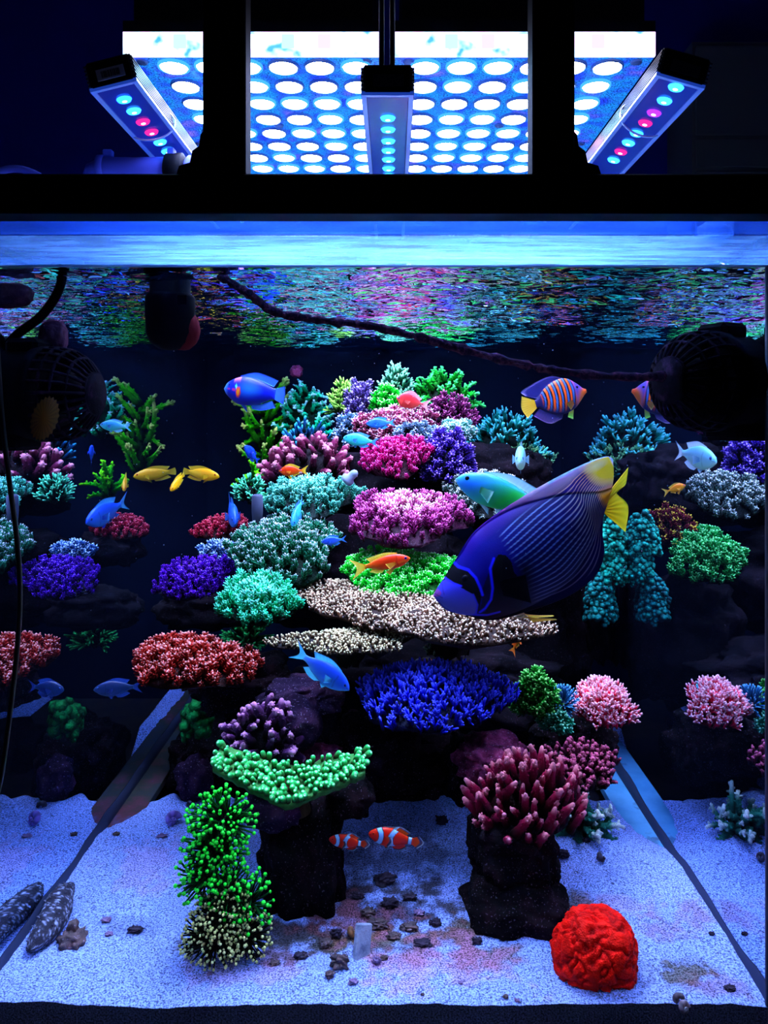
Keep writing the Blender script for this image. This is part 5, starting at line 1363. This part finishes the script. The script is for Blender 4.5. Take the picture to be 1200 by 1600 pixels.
# ---------------------------------------------------------------- wave pumps, nozzle, cables
pump_m = flat('pump_black', (.0025, .002, .004), .8, .03)
cage_m = rockmat('fouled_black_plastic', [(.35, (.004, .003, .006)), (.55, (.012, .008, .016)), (.72, (.06, .02, .05))], .4, 40)
def pump(label, c, s, r=.064, yaw=0., plate=False):
    """s: +1 cage points to +x. c: middle of the joint between barrel and cage"""
    root = empty('wave_pump', c, label, 'pump', 'black wave pumps on the side panes')
    root.rotation_euler = (0, 0, yaw)
    MB().lathe([(r * .55, -.075), (r * .86, -.07), (r * .98, -.055), (r * .98, -.015), (r * 1.04, -.012), (r * 1.04, .004), (r * .8, .005)] if s > 0 else [(r * .8, -.005), (r * 1.04, -.004), (r * 1.04, .012), (r * .98, .015), (r * .98, .055), (r * .86, .07), (r * .55, .075)], (0, 0, 0), 'x', 40).build('barrel', pump_m, root, smooth=True)
    n = 26
    for k in range(n):                                    # ribs of the cage
        a = 2 * math.pi * k / n
        pth = []
        for t in np.linspace(0, 1, 9):
            rr = r * (1.0 - .55 * t ** 3.2); pth.append((s * .066 * t * (1 if t < 1 else 1), rr * math.cos(a), rr * math.sin(a)))
        MB().tube(pth, .0026, 5).build('cage_rib', cage_m, root, smooth=True)
    for t in (.28, .52, .76, 1.0):
        rr = r * (1.0 - .55 * t ** 3.2); th = np.linspace(0, 2 * np.pi, 41)
        MB().tube(np.stack([np.full(41, s * .066 * t), rr * np.cos(th), rr * np.sin(th)], 1), .0026, 5, False).build('cage_ring', cage_m, root, smooth=True)
    MB().lathe([(.001, -.003), (r * .45, -.003), (r * .45, .003), (.001, .003)], (s * .066, 0, 0), 'x', 24).build('cage_nose', cage_m, root, smooth=True)
    MB().lathe([(.004, 0), (r * .5, .004), (r * .42, .03), (.006, .045)] if s > 0 else [(.006, -.045), (r * .42, -.03), (r * .5, -.004), (.004, 0)], (s * .004, 0, 0), 'x', 20).build('impeller', pump_m, root, smooth=True)
    for k in range(3):
        a = k * 2.094
        MB().box(s * .012 - .012, s * .012 + .014, -.0015, .0015, .004, r * .85, .0005).build('blade', pump_m, root).rotation_euler = (a, 0, .5)
    MB().box(-s * .05 - .022, -s * .05 + .022, -.03, .03, -r * 1.22, -r * .85, .005).build('foot', pump_m, root)
    MB().box(-s * .03 - .024, -s * .03 + .024, -.025, .025, r * .85, r * 1.2, .006).build('clip', pump_m, root)
    return root
p1 = pump('black wave pump with an orange ribbed shell on its barrel', P(78, 616, 1.07) + Vector((0, 0, 0)), 1, .064, -.12)
p2 = pump('black wave pump that the long crusted cable runs to', P(1103, 596, 1.04), -1, .066, .45)
# limpet-like orange shell on the first pump
V = []; nr, ns = 16, 44
for i in range(nr + 1):
    t = i / nr
    for j in range(ns):
        a = 2 * math.pi * j / ns
        rr = t * (1 + .05 * math.cos(a * 22) * t)
        V.append((.016 * rr * math.cos(a), -.007 * (1 - t ** 1.6), .029 * rr * math.sin(a)))
Q = np.array([(i * ns + j, i * ns + (j + 1) % ns, (i + 1) * ns + (j + 1) % ns, (i + 1) * ns + j) for i in range(nr) for j in range(ns)])
col = np.array([alb('b06a10', .3) * (.45 + .35 * (1 + math.cos(22 * 2 * math.pi * j / ns)) * .5) for i in range(nr + 1) for j in range(ns)])
sh = mesh('ribbed_shell', V, Q, FISH, col=col); sh.location = P(60, 654, .985); sh.location.y = 1.003; sh.rotation_euler = (0, .28, .25)
tag(sh, 'orange-brown ribbed shell stuck beside the black pump barrel', 'shell')
# pink crusted magnet pads
R_pink = rockmat('pink_crust', [(.3, (.03, .01, .022)), (.5, (.08, .025, .05)), (.7, (.12, .05, .08))], .6, 40)
rock('pink crusted pad over the cage of the pump with the orange shell', (62, 496, 106, 560), 1.10, .016, R_pink, 4, .15, name='magnet_pad', cat='magnet')
rock('flat pink crusted block hanging at the waterline beside the black hose', (-40, 441, 54, 482), 1.08, .016, R_pink, 4, .12, name='magnet_block', cat='magnet')
def cable(label, pts, rad, mat, name='cable', n=60, wob=0.):
    p = smooth_path(pts, n)
    if wob: p = p + rng.normal(0, wob, p.shape)
    rr = np.full(n, rad) * (1 + (wob > 0) * .18 * rng.normal(size=n))
    return tag(MB().tube(p, rr, 9).build(name, mat, smooth=True), label, 'cable')
crust = rockmat('crusted_cable', [(.3, (.008, .004, .01)), (.5, (.03, .010, .028)), (.62, (.12, .03, .05)), (.78, (.08, .06, .13))], .9, 90)
cable('long crusted purple-brown cable slung from the waterline to the wave pump', [P(342, 430, 1.075), P(385, 457, 1.07), P(430, 487, 1.07), P(490, 499, 1.07), P(560, 507, 1.07), P(630, 521, 1.06), P(720, 545, 1.06), P(800, 566, 1.05), P(880, 581, 1.04), P(960, 588, 1.03), P(1040, 588, 1.02), P(1090, 583, 1.01)], .0062, crust, n=90, wob=.0004)
cable('short black cable curving up to the waterline from the shell-bearing pump', [P(5, 545, 1.08), P(30, 520, 1.08), P(62, 496, 1.08), P(85, 466, 1.08), P(97, 435, 1.08), P(92, 418, 1.09)], .0066, pump_m, n=30)
cable('thin olive-brown probe wire hanging down the front glass', [P(-6, 520, .98), P(2, 640, .98), P(13, 740, .98), P(27, 850, .98), P(31, 930, .98), P(27, 1010, .98), P(16, 1110, .98), P(4, 1200, .98), P(-4, 1240, .98)], .0032, flat('wire_brown', (.05, .04, .03), .4), 'probe_wire', 50)
# return nozzle hanging through the surface
nz = empty('return_nozzle', P(266, 470, 1.12), 'black drowned return nozzle with a red meshed bulge', 'nozzle')
MB().lathe([(.004, -.072), (.016, -.070), (.028, -.062), (.034, -.048), (.0355, -.02), (.0355, .004), (.033, .008), (.029, .010), (.029, .030)], seg=32).build('body', pump_m, nz, smooth=True)
V, T = ico(4)
bump_ = 1 + .03 * np.cos(V[:, 0] * 40) * np.cos(V[:, 2] * 40)
mesh('bulge', V * (.024, .022, .030) * bump_[:, None] + (.018, .004, -.042), T, flat('red_mesh', (.12, .008, .012), .8, .03), nz)
MB().box(-.004, .032, -.03, -.0285, -.01, .004, .0005).build('clip', pump_m, nz)
# sea cucumber
def cucumber():
    n, seg = 64, 40
    c = smooth_path([(0, 0, 0), (.006, .035, .001), (.004, .075, 0), (-.004, .115, .0005), (-.002, .15, 0)], n)
    t = np.linspace(0, 1, n)
    rad = .0205 * np.clip(np.sin(np.pi * np.clip(t, .02, .98)) ** .42, .15, 1)
    V = []; col = []
    a = np.linspace(0, 2 * np.pi, seg, endpoint=False)
    d = np.gradient(c, axis=0); d /= np.linalg.norm(d, axis=1, keepdims=True)
    sx = np.cross(d, (0, 0, 1)); up = np.cross(sx, d)
    for i in range(n):
        for j in range(seg):
            p = np.array([math.cos(a[j]), math.sin(a[j])])
            b = 1 + .06 * mnoise.noise((i * .35, a[j] * 4, 2)) + .05 * mnoise.noise((i * .9, a[j] * 9, 7))
            V.append(c[i] + (sx[i] * p[0] * 1.08 + up[i] * p[1] * .85) * rad[i] * b)
            g = mnoise.noise((i * .8, a[j] * 7.5, 4)); g2 = mnoise.noise((i * 2.2, a[j] * 18, 9))
            q = np.array([.018, .018, .035]) + max(0, g * .6 + g2 * 1.2 - .12) * np.array([.6, .68, 1.0])
            for k in range(6):                            # dark saddle spots in two rows
                for s in (-1, 1):
                    if math.hypot((i / n - .1 - k * .155 - .03 * s) / .05, (a[j] - math.pi / 2 - s * .55) / .34) < 1 + .4 * g: q = np.array([.012, .012, .025])
            col.append(q)
    V = np.array(V)
    Q = np.array([(i * seg + j, i * seg + (j + 1) % seg, (i + 1) * seg + (j + 1) % seg, (i + 1) * seg + j) for i in range(n - 1) for j in range(seg)])
    V = np.concatenate([V, [c[0] - d[0] * .003, c[-1] + d[-1] * .003]]); m = len(V)
    T = np.array([(m - 2, (j + 1) % seg, j) for j in range(seg)] + [(m - 1, (n - 1) * seg + j, (n - 1) * seg + (j + 1) % seg) for j in range(seg)])
    r = empty('sea_cucumber', (-.512, 1.085, ZS + .013), 'dark sea cucumber dusted with white sand beside the brown rock', 'sea cucumber')
    r.rotation_euler = (0, 0, .02)
    mesh('body', V, [Q, T], colmat('cucumber_skin', .8, .2, .6, 500), r, col=np.concatenate([np.array(col), np.full((2, 3), .03)]))
    k = MB(); q = random.Random(4)
    for i in range(40):
        ii = q.randrange(4, n - 4); aa = q.uniform(.2, 2.9)
        p = c[ii] + (sx[ii] * math.cos(aa) * 1.08 + up[ii] * math.sin(aa) * .85) * rad[ii]
        nn = sx[ii] * math.cos(aa) + up[ii] * math.sin(aa)
        k.tube([p, p + nn * .0018, p + nn * .003], [.0014, .001, .0004], 5)
    o = k.build('warts', flat('cucumber_wart', (.09, .09, .15), .8), r, smooth=True); o['kind'] = 'stuff'
cucumber()

# suspended specks in the water
q = MB(); rs = random.Random(11); v, f = ico(1)
for i in range(170):
    q.add(v * rs.uniform(.0004, .0009) + (rs.uniform(XL + .03, XR - .03), rs.uniform(1.04, 1.9), rs.uniform(-.3, .17)), f)
tag(q.build('suspended_specks', flat('detritus', (.3, .35, .45), .9, .02), smooth=True), 'tiny pale specks drifting in the dark water', 'detritus', kind='stuff')
bpy.context.view_layer.update()
